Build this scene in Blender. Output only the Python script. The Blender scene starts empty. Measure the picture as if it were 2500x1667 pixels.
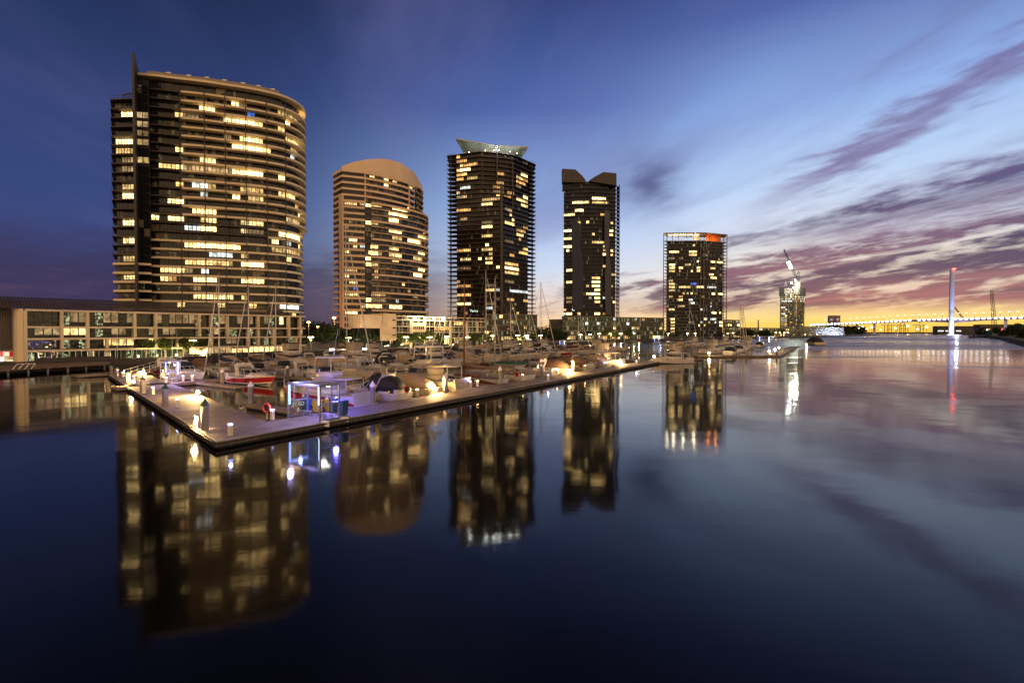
import bpy, math, random
from mathutils import Vector, Matrix
R = math.radians
random.seed(7)
S = bpy.context.scene
COL = S.collection
# ---------------------------------------------------------------- camera
F = 1200.0; HZ = 810.0; CAMZ = 8.0; CX = 1250.0; CY = 833.5
PITCH = math.atan((CY - HZ) / F)
cam_data = bpy.data.cameras.new("camera"); cam = bpy.data.objects.new("camera", cam_data); COL.objects.link(cam)
cam_data.sensor_width = 36.0; cam_data.lens = 36.0 * F / 2500.0
cam_data.clip_start = 0.2; cam_data.clip_end = 12000
cam.location = (0, 0, CAMZ); cam.rotation_euler = (R(90) - PITCH, 0, 0)
S.camera = cam
S.view_settings.view_transform = 'Standard'; S.view_settings.look = 'None'
S.view_settings.exposure = 0.0; S.view_settings.gamma = 1.0; S.view_settings.use_curve_mapping = False
S.cycles.max_bounces = 6; S.cycles.diffuse_bounces = 2; S.cycles.glossy_bounces = 3
S.cycles.transmission_bounces = 3; S.cycles.transparent_max_bounces = 6
S.cycles.sample_clamp_indirect = 4.0; S.cycles.use_denoising = True
FW = Vector((0, math.cos(PITCH), -math.sin(PITCH))); UP = Vector((0, math.sin(PITCH), math.cos(PITCH)))
def ray(px, py): return FW + Vector((1, 0, 0)) * ((px - CX) / F) + UP * ((CY - py) / F)
def atz(px, py, z):
    d = ray(px, py); t = (z - CAMZ) / d.z; return Vector((d.x * t, d.y * t, z))
def atY(px, py, Y):
    d = ray(px, py); t = Y / d.y; return Vector((d.x * t, Y, CAMZ + d.z * t))
def XY(px, Y): return (px - CX) / F * Y
def proj(x, y, z):
    p = Vector((x, y, z - CAMZ)); dep = p.dot(FW)
    return CX + F * p.x / dep, CY - F * p.dot(UP) / dep
def srgb(r, g, b):
    f = lambda c: (c / 12.92 if c <= .04045 else ((c + .055) / 1.055) ** 2.4)
    return (f(r / 255), f(g / 255), f(b / 255))
# ---------------------------------------------------------------- node helper
class NT:
    def __init__(s, tree): s.t = tree; s.n = tree.nodes; s.l = tree.links
    def node(s, typ, **kw):
        n = s.n.new(typ)
        for k, v in kw.items(): setattr(n, k, v)
        return n
    def put(s, sock, v):
        if isinstance(v, (int, float)): sock.default_value = v
        elif isinstance(v, (tuple, list)): sock.default_value = v if len(v) == len(sock.default_value) else tuple(v) + (1,)
        else: s.l.new(v, sock)
    def m(s, op, a, b=0.0, c=0.0, clamp=False):
        n = s.node('ShaderNodeMath', operation=op, use_clamp=clamp)
        for i, v in enumerate((a, b, c)): s.put(n.inputs[i], v)
        return n.outputs[0]
    def sm(s, x, a, b):   # smoothstep a..b -> 0..1
        n = s.node('ShaderNodeMapRange', interpolation_type='SMOOTHSTEP')
        s.put(n.inputs['Value'], x); s.put(n.inputs['From Min'], a); s.put(n.inputs['From Max'], b)
        return n.outputs['Result']
    def mix(s, f, a, b, blend='MIX'):
        n = s.node('ShaderNodeMix', data_type='RGBA', blend_type=blend, clamp_factor=True)
        s.put(n.inputs[0], f); s.put(n.inputs[6], a); s.put(n.inputs[7], b); return n.outputs[2]
    def ramp(s, x, stops, interp='LINEAR'):
        n = s.node('ShaderNodeValToRGB'); cr = n.color_ramp; cr.interpolation = interp
        while len(cr.elements) < len(stops): cr.elements.new(0.5)
        for e, (p, c) in zip(cr.elements, stops): e.position = p; e.color = tuple(c) + (1,)
        s.put(n.inputs[0], x); return n.outputs[0]
    def xyz(s, x, y, z=0.0):
        n = s.node('ShaderNodeCombineXYZ')
        for i, v in enumerate((x, y, z)): s.put(n.inputs[i], v)
        return n.outputs[0]
    def noise(s, vec, scale, detail=4, rough=.55, w=None):
        n = s.node('ShaderNodeTexNoise', noise_dimensions='3D')
        if vec is not None: s.l.new(vec, n.inputs['Vector'])
        n.inputs['Scale'].default_value = scale; n.inputs['Detail'].default_value = detail
        n.inputs['Roughness'].default_value = rough; return n.outputs['Fac']
# ---------------------------------------------------------------- world: dusk sky
W = bpy.data.worlds.new("World"); S.world = W; W.use_nodes = True
def build_world():
    t = NT(W.node_tree); t.n.clear()
    tc = t.node('ShaderNodeTexCoord'); sp = t.node('ShaderNodeSeparateXYZ'); t.l.new(tc.outputs['Generated'], sp.inputs[0])
    X, Y, Z = sp.outputs
    el = t.m('MULTIPLY', t.m('ARCSINE', t.m('MAXIMUM', t.m('MINIMUM', Z, 1.0), -1.0)), 180 / math.pi)   # elevation, degrees
    az = t.m('MULTIPLY', t.m('ARCTAN2', X, Y), 180 / math.pi)
    e = t.m('DIVIDE', t.m('MAXIMUM', el, 0.0), 60.0, clamp=True)
    c = srgb
    left = t.ramp(e, [(0, c(58, 52, 88)), (.06, c(58, 60, 108)), (.2, c(52, 70, 126)), (.42, c(36, 52, 98)), (.62, c(20, 26, 52)), (1, c(12, 12, 20))])
    mid = t.ramp(e, [(0, c(255, 206, 140)), (.05, c(250, 226, 204)), (.12, c(206, 220, 244)), (.24, c(156, 188, 238)), (.4, c(80, 106, 176)), (.56, c(50, 66, 124)), (.75, c(24, 30, 60)), (1, c(12, 13, 24))])
    right = t.ramp(e, [(0, c(255, 204, 78)), (.014, c(255, 218, 108)), (.035, c(255, 226, 158)), (.06, c(250, 230, 202)), (.12, c(240, 232, 222)), (.17, c(216, 226, 244)), (.25, c(190, 216, 250)), (.36, c(146, 180, 236)), (.5, c(80, 100, 168)), (.62, c(54, 68, 128)), (1, c(12, 13, 24))])
    s1 = t.sm(az, -34.0, 8.0); s2 = t.sm(az, 4.0, 30.0)
    far = t.m('SUBTRACT', 1.0, t.sm(t.m('ABSOLUTE', t.m('SUBTRACT', az, 34.0)), 40.0, 110.0))
    base = t.mix(s2, t.mix(s1, left, mid), right)
    base = t.mix(far, left, base)
    # clouds on a flat deck, streaked towards azimuth -10 degrees
    zz = t.m('ADD', t.m('MAXIMUM', Z, 0.0), 0.035)
    PX = t.m('DIVIDE', X, zz); PY = t.m('DIVIDE', Y, zz)
    a = R(-12); V = t.m('ADD', t.m('MULTIPLY', PX, math.cos(a)), t.m('MULTIPLY', PY, -math.sin(a)))
    U = t.m('ADD', t.m('MULTIPLY', PX, math.sin(a)), t.m('MULTIPLY', PY, math.cos(a)))
    n1 = t.noise(t.xyz(t.m('MULTIPLY', V, .8), t.m('MULTIPLY', U, .22), 3.1), 1.0, 6, .6)
    n2 = t.noise(t.xyz(t.m('MULTIPLY', V, 2.2), t.m('MULTIPLY', U, .5), 8.7), 1.0, 7, .62)
    n3 = t.noise(t.xyz(t.m('MULTIPLY', V, .55), t.m('MULTIPLY', U, .18), 21.3), 1.0, 4, .55)
    n4 = t.noise(t.xyz(az, t.m('MULTIPLY', t.m('SUBTRACT', el, t.m('MULTIPLY', az, .10)), 4.6), 5.0), .20, 6, .56)
    warp = t.m('MULTIPLY', t.m('SUBTRACT', n1, .5), 1.5)
    def bump(x, c0, w, p=1.0):
        d = t.m('DIVIDE', t.m('SUBTRACT', x, c0), w); return t.m('EXPONENT', t.m('MULTIPLY', t.m('MULTIPLY', d, d), -1.0 * p))
    Vw = t.m('ADD', V, warp)
    wind = t.sm(az, 14.0, 26.0)
    def mul(*xs):
        r = xs[0]
        for x in xs[1:]: r = t.m('MULTIPLY', r, x)
        return r
    # slate band, sweeping up to the right edge
    def streak(e0, slope, a0, w, mult):   # elevation line through (a0,e0) in degrees
        ln = t.m('ADD', e0, t.m('MULTIPLY', t.m('SUBTRACT', az, a0), slope))
        x = t.m('ADD', t.m('SUBTRACT', el, ln), t.m('MULTIPLY', t.m('SUBTRACT', n4, .5), 7.0))
        d = t.m('DIVIDE', x, w); return mul(t.m('EXPONENT', t.m('MULTIPLY', t.m('MULTIPLY', d, d), -1.0)), mult)
    nn = t.sm(n2, .33, .62)
    nn2 = t.sm(n1, .36, .6)
    b1 = streak(11.4, .20, 42.0, 2.1, mul(t.sm(az, 24, 38), t.m('ADD', .68, t.m('MULTIPLY', nn, .6))))
    b1b = streak(8.6, .22, 42.0, 1.3, mul(t.sm(az, 22, 34), t.m('ADD', .3, nn)))
    b2 = streak(17.8, .46, 38.0, 1.7, mul(t.sm(az, 22, 34), .62, t.m('ADD', .4, nn)))
    b2b = streak(24.0, .60, 40.0, 1.6, mul(t.sm(az, 24, 40), .35, nn2))
    b3 = streak(9.3, .10, 24.0, 1.3, mul(t.sm(az, 15, 22), t.m('SUBTRACT', 1.0, t.sm(az, 30, 38)), nn, .8))
    # lone slate cloud left of the sunset, built as a soft clump
    dx = t.m('DIVIDE', t.m('ADD', t.m('SUBTRACT', az, 15.8), t.m('MULTIPLY', t.m('SUBTRACT', n4, .5), 5.0)), 2.5)
    dy = t.m('DIVIDE', t.m('ADD', t.m('SUBTRACT', el, 16.0), t.m('MULTIPLY', t.m('SUBTRACT', n2, .5), 5.0)), 3.0)
    lone = t.m('MULTIPLY', t.m('EXPONENT', t.m('MULTIPLY', t.m('ADD', t.m('MULTIPLY', dx, dx), t.m('MULTIPLY', dy, dy)), -1.0)), 1.0)
    # broken low deck
    topline = t.m('ADD', 4.6, t.m('MULTIPLY', t.sm(az, 6, 40), 4.6))
    lown = t.m('SUBTRACT', 1.0, t.sm(t.m('SUBTRACT', el, t.m('ADD', topline, t.m('MULTIPLY', t.m('SUBTRACT', n4, .5), 9.0))), -1.6, 1.6))
    cov = t.m('ADD', .47, t.m('MULTIPLY', t.m('SUBTRACT', 1.0, t.sm(az, 12, 24)), .10))
    broken = t.sm(n4, t.m('SUBTRACT', cov, .17), t.m('ADD', cov, .07))
    holes = t.sm(n2, .30, .44)
    low = mul(lown, t.m('MAXIMUM', broken, mul(.35, holes)), t.sm(el, 1.3, 2.9), t.m('ADD', .5, t.m('MULTIPLY', holes, .5)))
    low = t.m('MULTIPLY', low, t.m('ADD', .25, t.m('MULTIPLY', t.sm(az, -8, 20), .75)))
    # left purple bank & faint cirrus
    lb = mul(t.m('SUBTRACT', 1.0, t.sm(t.m('ADD', el, t.m('MULTIPLY', t.m('SUBTRACT', n4, .5), -9.0)), 5.0, 10.5)), t.m('SUBTRACT', 1.0, t.sm(az, -16, 2)), .8)
    cir = mul(t.sm(n3, .46, .68), t.sm(n1, .4, .62), .50, t.sm(el, 6, 14))
    cmax = b1
    for x in (b1b, b2, b2b, b3, low): cmax = t.m('MAXIMUM', cmax, x)
    ccol = t.ramp(t.m('DIVIDE', el, 30.0, clamp=True), [(0, c(150, 112, 100)), (.07, c(124, 98, 106)), (.16, c(92, 80, 106)), (.27, c(72, 70, 104)), (.38, c(66, 72, 112)), (.55, c(100, 98, 152)), (1, c(86, 84, 146))])
    pink = t.ramp(t.m('DIVIDE', el, 30.0, clamp=True), [(0, c(214, 150, 104)), (.1, c(160, 112, 116)), (.25, c(120, 94, 120)), (.5, c(118, 100, 150)), (1, c(106, 96, 150))])
    ccol = t.mix(t.sm(n3, .42, .62), ccol, pink)
    sky = t.mix(t.m('MULTIPLY', lb, .9), base, c(56, 48, 82))
    sky = t.mix(cir, sky, c(112, 112, 168))
    sky = t.mix(t.m('MULTIPLY', cmax, t.m('SUBTRACT', 1.0, t.m('MULTIPLY', t.m('SUBTRACT', 1.0, far), .9))), sky, ccol)
    sky = t.mix(t.m('MULTIPLY', lone, .85), sky, c(74, 80, 128))
    # city skyglow behind the viewer (sodium glow over the town)
    back = mul(t.sm(t.m('MULTIPLY', Y, -1.0), 0.0, .6), t.m('SUBTRACT', 1.0, t.sm(el, 12.0, 75.0)), t.sm(el, -2.0, 1.0))
    glow = t.node('ShaderNodeVectorMath', operation='SCALE'); glow.inputs[0].default_value = (1.0, .62, .25); t.put(glow.inputs['Scale'], t.m('MULTIPLY', back, GLOW))
    tot = t.node('ShaderNodeVectorMath', operation='ADD'); t.l.new(sky, tot.inputs[0]); t.l.new(glow.outputs[0], tot.inputs[1])
    nis = t.node('ShaderNodeTexSky', sky_type='NISHITA'); nis.sun_disc = False; nis.sun_elevation = R(0.3); nis.sun_rotation = R(34); nis.dust_density = 2.0
    bg1 = t.node('ShaderNodeBackground'); t.l.new(tot.outputs[0], bg1.inputs[0]); bg1.inputs[1].default_value = 1.0
    bg2 = t.node('ShaderNodeBackground'); t.l.new(nis.outputs[0], bg2.inputs[0]); bg2.inputs[1].default_value = 0.012
    add = t.node('ShaderNodeAddShader'); t.l.new(bg1.outputs[0], add.inputs[0]); t.l.new(bg2.outputs[0], add.inputs[1])
    out = t.node('ShaderNodeOutputWorld'); t.l.new(add.outputs[0], out.inputs[0])
    W.cycles.sampling_method = 'MANUAL'; W.cycles.sample_map_resolution = 512
GLOW = 1.65
build_world()
# ---------------------------------------------------------------- materials
MATS = {}
def mat(name, col, rough=.6, metal=0.0, emit=0.0, ecol=None, vary=.12, scale=.5, bump=0.0, island=0.0, spec=.5):
    if name in MATS: return MATS[name]
    m = bpy.data.materials.new(name); m.use_nodes = True; t = NT(m.node_tree); t.n.clear()
    b = t.node('ShaderNodeBsdfPrincipled'); o = t.node('ShaderNodeOutputMaterial'); t.l.new(b.outputs[0], o.inputs[0])
    tc = t.node('ShaderNodeTexCoord'); n = t.noise(tc.outputs['Object'], scale, 5, .6)
    lo = tuple(max(0, x * (1 - vary)) for x in col); hi = tuple(min(1, x * (1 + vary)) for x in col)
    cc = t.mix(t.sm(n, .3, .7), lo, hi)
    if island:
        g = t.node('ShaderNodeNewGeometry'); cc = t.mix(t.m('MULTIPLY', g.outputs['Random Per Island'], island), cc, tuple(x * .35 for x in col))
    t.l.new(cc, b.inputs['Base Color'])
    b.inputs['Roughness'].default_value = rough; b.inputs['Metallic'].default_value = metal; b.inputs['Specular IOR Level'].default_value = spec
    if emit: b.inputs['Emission Color'].default_value = tuple(ecol or col) + (1,); b.inputs['Emission Strength'].default_value = emit
    if bump:
        bn = t.node('ShaderNodeBump'); bn.inputs['Strength'].default_value = bump; bn.inputs['Distance'].default_value = .05
        t.l.new(t.noise(tc.outputs['Object'], scale * 6, 5, .6), bn.inputs['Height']); t.l.new(bn.outputs[0], b.inputs['Normal'])
    MATS[name] = m; return m
def emat(name, col, strength, sample='AUTO'):
    if name in MATS: return MATS[name]
    m = bpy.data.materials.new(name); m.use_nodes = True; t = NT(m.node_tree); t.n.clear()
    e = t.node('ShaderNodeEmission'); e.inputs[0].default_value = tuple(col) + (1,); e.inputs[1].default_value = strength
    o = t.node('ShaderNodeOutputMaterial'); t.l.new(e.outputs[0], o.inputs[0])
    try: m.cycles.emission_sampling = sample
    except Exception: pass
    MATS[name] = m; return m
def window_mat(name, cols, smin, smax, cell=.55):
    """lit interior seen through glass: bright and dark furniture, blinds"""
    m = bpy.data.materials.new(name); m.use_nodes = True; t = NT(m.node_tree); t.n.clear()
    tc = t.node('ShaderNodeTexCoord'); oi = t.node('ShaderNodeObjectInfo'); g = t.node('ShaderNodeNewGeometry')
    n = t.noise(tc.outputs['Object'], cell, 3, .65); n2 = t.noise(tc.outputs['Object'], cell * 3.1, 2, .6)
    col = t.mix(oi.outputs['Random'], cols[0], cols[1]); col = t.mix(t.sm(n2, .4, .7), col, cols[2])
    st = t.m('ADD', smin, t.m('MULTIPLY', t.m('POWER', t.m('FRACT', t.m('MULTIPLY', oi.outputs['Random'], 7.3)), 1.6), smax - smin))
    st = t.m('MULTIPLY', st, t.m('ADD', .38, t.m('MULTIPLY', t.sm(n, .36, .60), .9)))
    st = t.m('MULTIPLY', st, t.m('ADD', .35, t.m('MULTIPLY', g.outputs['Random Per Island'], .85)))
    e = t.node('ShaderNodeEmission'); t.l.new(col, e.inputs[0]); t.l.new(st, e.inputs[1])
    gl = t.node('ShaderNodeBsdfGlossy'); gl.inputs['Roughness'].default_value = .05; gl.inputs[0].default_value = (.04, .04, .04, 1)
    a = t.node('ShaderNodeAddShader'); t.l.new(e.outputs[0], a.inputs[0]); t.l.new(gl.outputs[0], a.inputs[1])
    o = t.node('ShaderNodeOutputMaterial'); t.l.new(a.outputs[0], o.inputs[0])
    m.cycles.emission_sampling = 'NONE'; MATS[name] = m; return m
def glass_mat(name, base, curtain, pc, refl=.5, dim=0.0, pdim=0.0, dimcol=(1, .75, .35)):
    """dark glazing; some panes have blinds drawn; a glowing speckle gives dim rooms and painted city reflections"""
    m = bpy.data.materials.new(name); m.use_nodes = True; t = NT(m.node_tree); t.n.clear()
    g = t.node('ShaderNodeNewGeometry'); r = g.outputs['Random Per Island']
    b = t.node('ShaderNodeBsdfPrincipled'); o = t.node('ShaderNodeOutputMaterial'); t.l.new(b.outputs[0], o.inputs[0])
    tc = t.node('ShaderNodeTexCoord'); nb = t.noise(tc.outputs['Object'], .11, 2, .5)
    rr = t.m('ADD', t.m('MULTIPLY', r, .6), t.m('MULTIPLY', t.sm(nb, .35, .65), .4))
    isc = t.m('LESS_THAN', rr, pc)
    t.l.new(t.mix(isc, tuple(base), tuple(curtain)), b.inputs['Base Color'])
    b.inputs['Roughness'].default_value = .06; b.inputs['Specular IOR Level'].default_value = refl
    bn = t.node('ShaderNodeBump'); bn.inputs['Strength'].default_value = .25; bn.inputs['Distance'].default_value = .3
    t.l.new(t.noise(tc.outputs['Object'], .7, 2, .5), bn.inputs['Height']); t.l.new(bn.outputs[0], b.inputs['Normal'])
    if dim:
        isd = t.m('GREATER_THAN', r, 1 - pdim); n = t.noise(tc.outputs['Object'], 1.6, 3, .7)  # emissive speckle: dim rooms, and city reflections painted into the pane
        b.inputs['Emission Color'].default_value = tuple(dimcol) + (1,)
        t.l.new(t.m('MULTIPLY', t.m('MULTIPLY', isd, t.sm(n, .45, .7)), dim), b.inputs['Emission Strength'])
    m.cycles.emission_sampling = 'NONE'; MATS[name] = m; return m
# ---------------------------------------------------------------- object helpers
def tag(o, label=None, cat=None, group=None, kind=None):
    if label: o['label'] = label
    if cat: o['category'] = cat
    if group: o['group'] = group
    if kind: o['kind'] = kind
    return o
def thing(name, label, cat, loc=(0, 0, 0), rz=0.0, group=None):
    o = bpy.data.objects.new(name, None); COL.objects.link(o); o.location = loc; o.rotation_euler = (0, 0, rz)
    o.empty_display_size = .5; return tag(o, label, cat, group)
class MB:
    def __init__(s): s.v = []; s.f = []; s.mi = []; s.cur = 0; s.sm = []; s.smooth = False
    def face(s, *ids): s.f.append(tuple(ids)); s.mi.append(s.cur); s.sm.append(s.smooth)
    def add(s, vs): k = len(s.v); s.v += [tuple(p) for p in vs]; return k
    def quad(s, a, b, c, d): k = s.add((a, b, c, d)); s.face(k, k + 1, k + 2, k + 3); return s
    def poly(s, pts): k = s.add(pts); s.face(*range(k, k + len(pts))); return s
    def box(s, c, d, rz=0.0):
        hx, hy, hz = d[0] / 2, d[1] / 2, d[2] / 2; co, si = math.cos(rz), math.sin(rz)
        k = s.add([(c[0] + x * co - y * si, c[1] + x * si + y * co, c[2] + z) for z in (-hz, hz) for x, y in ((-hx, -hy), (hx, -hy), (hx, hy), (-hx, hy))])
        for a in ((3, 2, 1, 0), (4, 5, 6, 7), (0, 1, 5, 4), (1, 2, 6, 5), (2, 3, 7, 6), (3, 0, 4, 7)): s.face(*[k + i for i in a])
        return s
    def prism(s, pts, z0, z1, top=None):
        n = len(pts); t = top or pts
        k = s.add([(p[0], p[1], z0) for p in pts] + [(p[0], p[1], z1) for p in t])
        for i in range(n): j = (i + 1) % n; s.face(k + i, k + j, k + n + j, k + n + i)
        s.face(*[k + i for i in range(n - 1, -1, -1)]); s.face(*[k + n + i for i in range(n)]); return s
    def bar(s, a, b, w, h=None):   # square bar between two points
        a, b = Vector(a), Vector(b); d = (b - a); L = d.length
        if L < 1e-6: return s
        d /= L; r = Vector((0, 0, 1)) if abs(d.z) < .95 else Vector((1, 0, 0)); x = d.cross(r).normalized() * w / 2; y = x.normalized().cross(d).normalized() * (h or w) / 2
        k = s.add([a - x - y, a + x - y, a + x + y, a - x + y, b - x - y, b + x - y, b + x + y, b - x + y])
        for q in ((0, 1, 5, 4), (1, 2, 6, 5), (2, 3, 7, 6), (3, 0, 4, 7), (3, 2, 1, 0), (4, 5, 6, 7)): s.face(*[k + i for i in q])
        return s
    def tube(s, pts, r, n=6, r2=None):
        pts = [Vector(p) for p in pts]; rings = []
        for i, p in enumerate(pts):
            d = (pts[min(i + 1, len(pts) - 1)] - pts[max(i - 1, 0)]).normalized()
            q = Vector((0, 0, 1)) if abs(d.z) < .9 else Vector((1, 0, 0)); x = d.cross(q).normalized(); y = x.cross(d).normalized()
            rr = r if r2 is None else r + (r2 - r) * i / max(1, len(pts) - 1)
            rings.append(s.add([p + x * math.cos(2 * math.pi * j / n) * rr + y * math.sin(2 * math.pi * j / n) * rr for j in range(n)]))
        sm0 = s.smooth; s.smooth = n > 4
        for a, b in zip(rings, rings[1:]):
            for j in range(n): l = (j + 1) % n; s.face(a + j, a + l, b + l, b + j)
        s.smooth = sm0
        s.face(*[rings[0] + j for j in range(n - 1, -1, -1)]); s.face(*[rings[-1] + j for j in range(n)]); return s
    def lathe(s, prof, c=(0, 0, 0), n=14):
        rings = [s.add([(c[0] + r * math.cos(2 * math.pi * j / n), c[1] + r * math.sin(2 * math.pi * j / n), c[2] + z) for j in range(n)]) for r, z in prof]
        sm0 = s.smooth; s.smooth = True
        for a, b in zip(rings, rings[1:]):
            for j in range(n): l = (j + 1) % n; s.face(a + j, a + l, b + l, b + j)
        s.smooth = sm0
        s.face(*[rings[0] + j for j in range(n - 1, -1, -1)]); s.face(*[rings[-1] + j for j in range(n)]); return s
    def rings(s, rs, cap=True, smooth=True):
        n = len(rs[0]); ks = [s.add(r) for r in rs]; sm0 = s.smooth; s.smooth = smooth
        for a, b in zip(ks, ks[1:]):
            for j in range(n): l = (j + 1) % n; s.face(a + j, a + l, b + l, b + j)
        s.smooth = sm0
        if cap: s.face(*[ks[0] + j for j in range(n - 1, -1, -1)]); s.face(*[ks[-1] + j for j in range(n)])
        return s
    def build(s, name, mats, parent=None, origin=None):
        if not isinstance(mats, (list, tuple)): mats = [mats]
        off = Vector(parent.matrix_basis.translation) if parent is not None and origin is None else Vector((0, 0, 0))
        if parent is not None and parent.parent is not None and origin is None: off += Vector(parent.parent.matrix_basis.translation)
        if origin is not None and parent is None: off = Vector(origin)
        me = bpy.data.meshes.new(name); me.from_pydata([(x - off.x, y - off.y, z - off.z) for x, y, z in s.v], [], s.f)
        for m in mats: me.materials.append(m)
        me.polygons.foreach_set('material_index', s.mi); me.polygons.foreach_set('use_smooth', s.sm); me.update()
        o = bpy.data.objects.new(name, me); COL.objects.link(o)
        if parent is not None: o.parent = parent
        elif origin is not None: o.location = origin
        return o
# world-space building: parts are modelled in world coordinates under an Empty with no rotation
def copy_tree(o, parent=None):
    c = o.copy(); COL.objects.link(c); c.parent = parent
    for ch in o.children: copy_tree(ch, c)
    return c
def point_light(name, loc, power, col, r=.15, parent=None, spot=None):
    l = bpy.data.lights.new(name, 'POINT'); l.energy = power; l.color = col; l.shadow_soft_size = r
    o = bpy.data.objects.new(name, l); COL.objects.link(o); o.location = loc
    if parent is not None: o.parent = parent; o.location = Vector(loc) - Vector(parent.location)
    return o
def text_mesh(body, size, name, m, parent, M4, extrude=.01, bold=0.0):
    cu = bpy.data.curves.new(name, 'FONT'); cu.body = body; cu.size = size; cu.extrude = extrude; cu.offset = bold; cu.align_x = 'CENTER'; cu.align_y = 'CENTER'
    tmp = bpy.data.objects.new(name, cu); COL.objects.link(tmp); bpy.context.view_layer.update()
    me = bpy.data.meshes.new_from_object(tmp.evaluated_get(bpy.context.evaluated_depsgraph_get())); bpy.data.objects.remove(tmp)
    me.transform(M4); me.materials.clear(); me.materials.append(m)
    o = bpy.data.objects.new(name, me); COL.objects.link(o)
    if parent is not None:
        o.parent = parent; me.transform(Matrix.Translation(-Vector(parent.location)))
    return o
def resample(path, step):
    out = []; P = [Vector((p[0], p[1])) for p in path]; seg = [(b - a).length for a, b in zip(P, P[1:])]; L = sum(seg); n = max(1, round(L / step))
    for i in range(n + 1):
        d = L * i / n; k = 0
        while k < len(seg) - 1 and d > seg[k]: d -= seg[k]; k += 1
        out.append(P[k] + (P[k + 1] - P[k]) * min(1, d / seg[k]))
    return out
def offset(path, d):   # offset an open XY path to the right-hand side (towards the viewer for left->right paths)
    P = [Vector((p[0], p[1])) for p in path]; out = []
    for i, p in enumerate(P):
        a = (P[i] - P[i - 1]).normalized() if i else None; b = (P[i + 1] - P[i]).normalized() if i < len(P) - 1 else None
        a = a or b; b = b or a; n1 = Vector((a.y, -a.x)); n2 = Vector((b.y, -b.x)); n = (n1 + n2).normalized(); c = max(.45, n.dot(n1)); out.append(p + n * d / c)
    return out
def smooth_path(path, it=2):
    P = [Vector((p[0], p[1])) for p in path]
    for _ in range(it):
        Q = [P[0]]
        for a, b in zip(P, P[1:]): Q += [a * .75 + b * .25, a * .25 + b * .75]
        P = Q + [P[-1]]
    return P
# ---------------------------------------------------------------- shared materials
c = srgb
M_cream = mat('cream_render', (.68, .56, .38), .75, vary=.08, scale=.15)
M_soffit = mat('soffit_render', (.55, .44, .32), .8, vary=.06, scale=.3)
M_brown = mat('brown_concrete', (.060, .044, .034), .7, vary=.2, scale=.3)
M_darkb = mat('dark_cladding', (.016, .015, .018), .5, vary=.25, scale=.4)
M_black = mat('dark_frame', (.012, .012, .014), .5)
M_pink = mat('pink_beige_render', (.72, .53, .36), .8, vary=.07, scale=.12)
M_steel = mat('galvanised_steel', (.42, .42, .44), .35, .7, vary=.15, scale=1.5)
M_alu = mat('anodised_aluminium', (.55, .55, .58), .3, .8, vary=.06)
M_white = mat('white_paint', (.55, .53, .50), .35, vary=.05)
G_t1 = glass_mat('bronze_glass', (.012, .012, .014), (.16, .13, .08), .17, .28, .16, .08)
G_t2 = glass_mat('grey_glass', (.014, .016, .022), (.17, .14, .11), .30, .28, .22, .08)
G_t3 = glass_mat('brown_glass', (.014, .010, .009), (.035, .028, .022), .25, .2, .30, .05, (1, .6, .22))
G_t4 = glass_mat('slate_glass', (.006, .009, .020), (.022, .024, .034), .25, .14, .4, .05)
G_t5 = glass_mat('navy_glass', (.005, .008, .020), (.018, .022, .036), .25, .15, .5, .10, (.9, .95, .7))
G_off = glass_mat('office_glass', (.012, .020, .018), (.06, .06, .04), .25, .35, .9, .20, (.9, .95, .5))
L_warm = window_mat('lit_warm', [(1, .66, .22), (1, .55, .14), (1, .78, .38)], .9, 8.0)
L_dim = window_mat('lit_dim', [(1, .66, .28), (.9, .5, .18), (.95, .7, .4)], .25, .8)
L_cool = window_mat('lit_cool', [(.8, .95, 1), (1, .95, .8), (.9, 1, .9)], 1.0, 3.0)
L_blue = window_mat('lit_blue', [(.05, .15, 1), (.1, .4, 1), (.1, .3, 1)], .8, 1.6)
L_amber = window_mat('lit_amber', [(1, .50, .12), (1, .42, .08), (1, .62, .25)], .8, 2.6)
LITM = [L_warm, L_dim, L_cool, L_blue, L_amber]
E_warm = emat('lamp_warm', (1, .72, .36), 40.0); E_flood = emat('lamp_flood', (1, .62, .22), 90.0)
E_white = emat('lamp_white', (.95, .97, 1), 40.0); E_blue = emat('led_blue_white', (.30, .45, 1), 9.0)
E_white2 = emat('led_white', (.85, .9, 1), 7.0)
E_soft = emat('lamp_soft', (1, .8, .5), 6.0, 'NONE')

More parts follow.
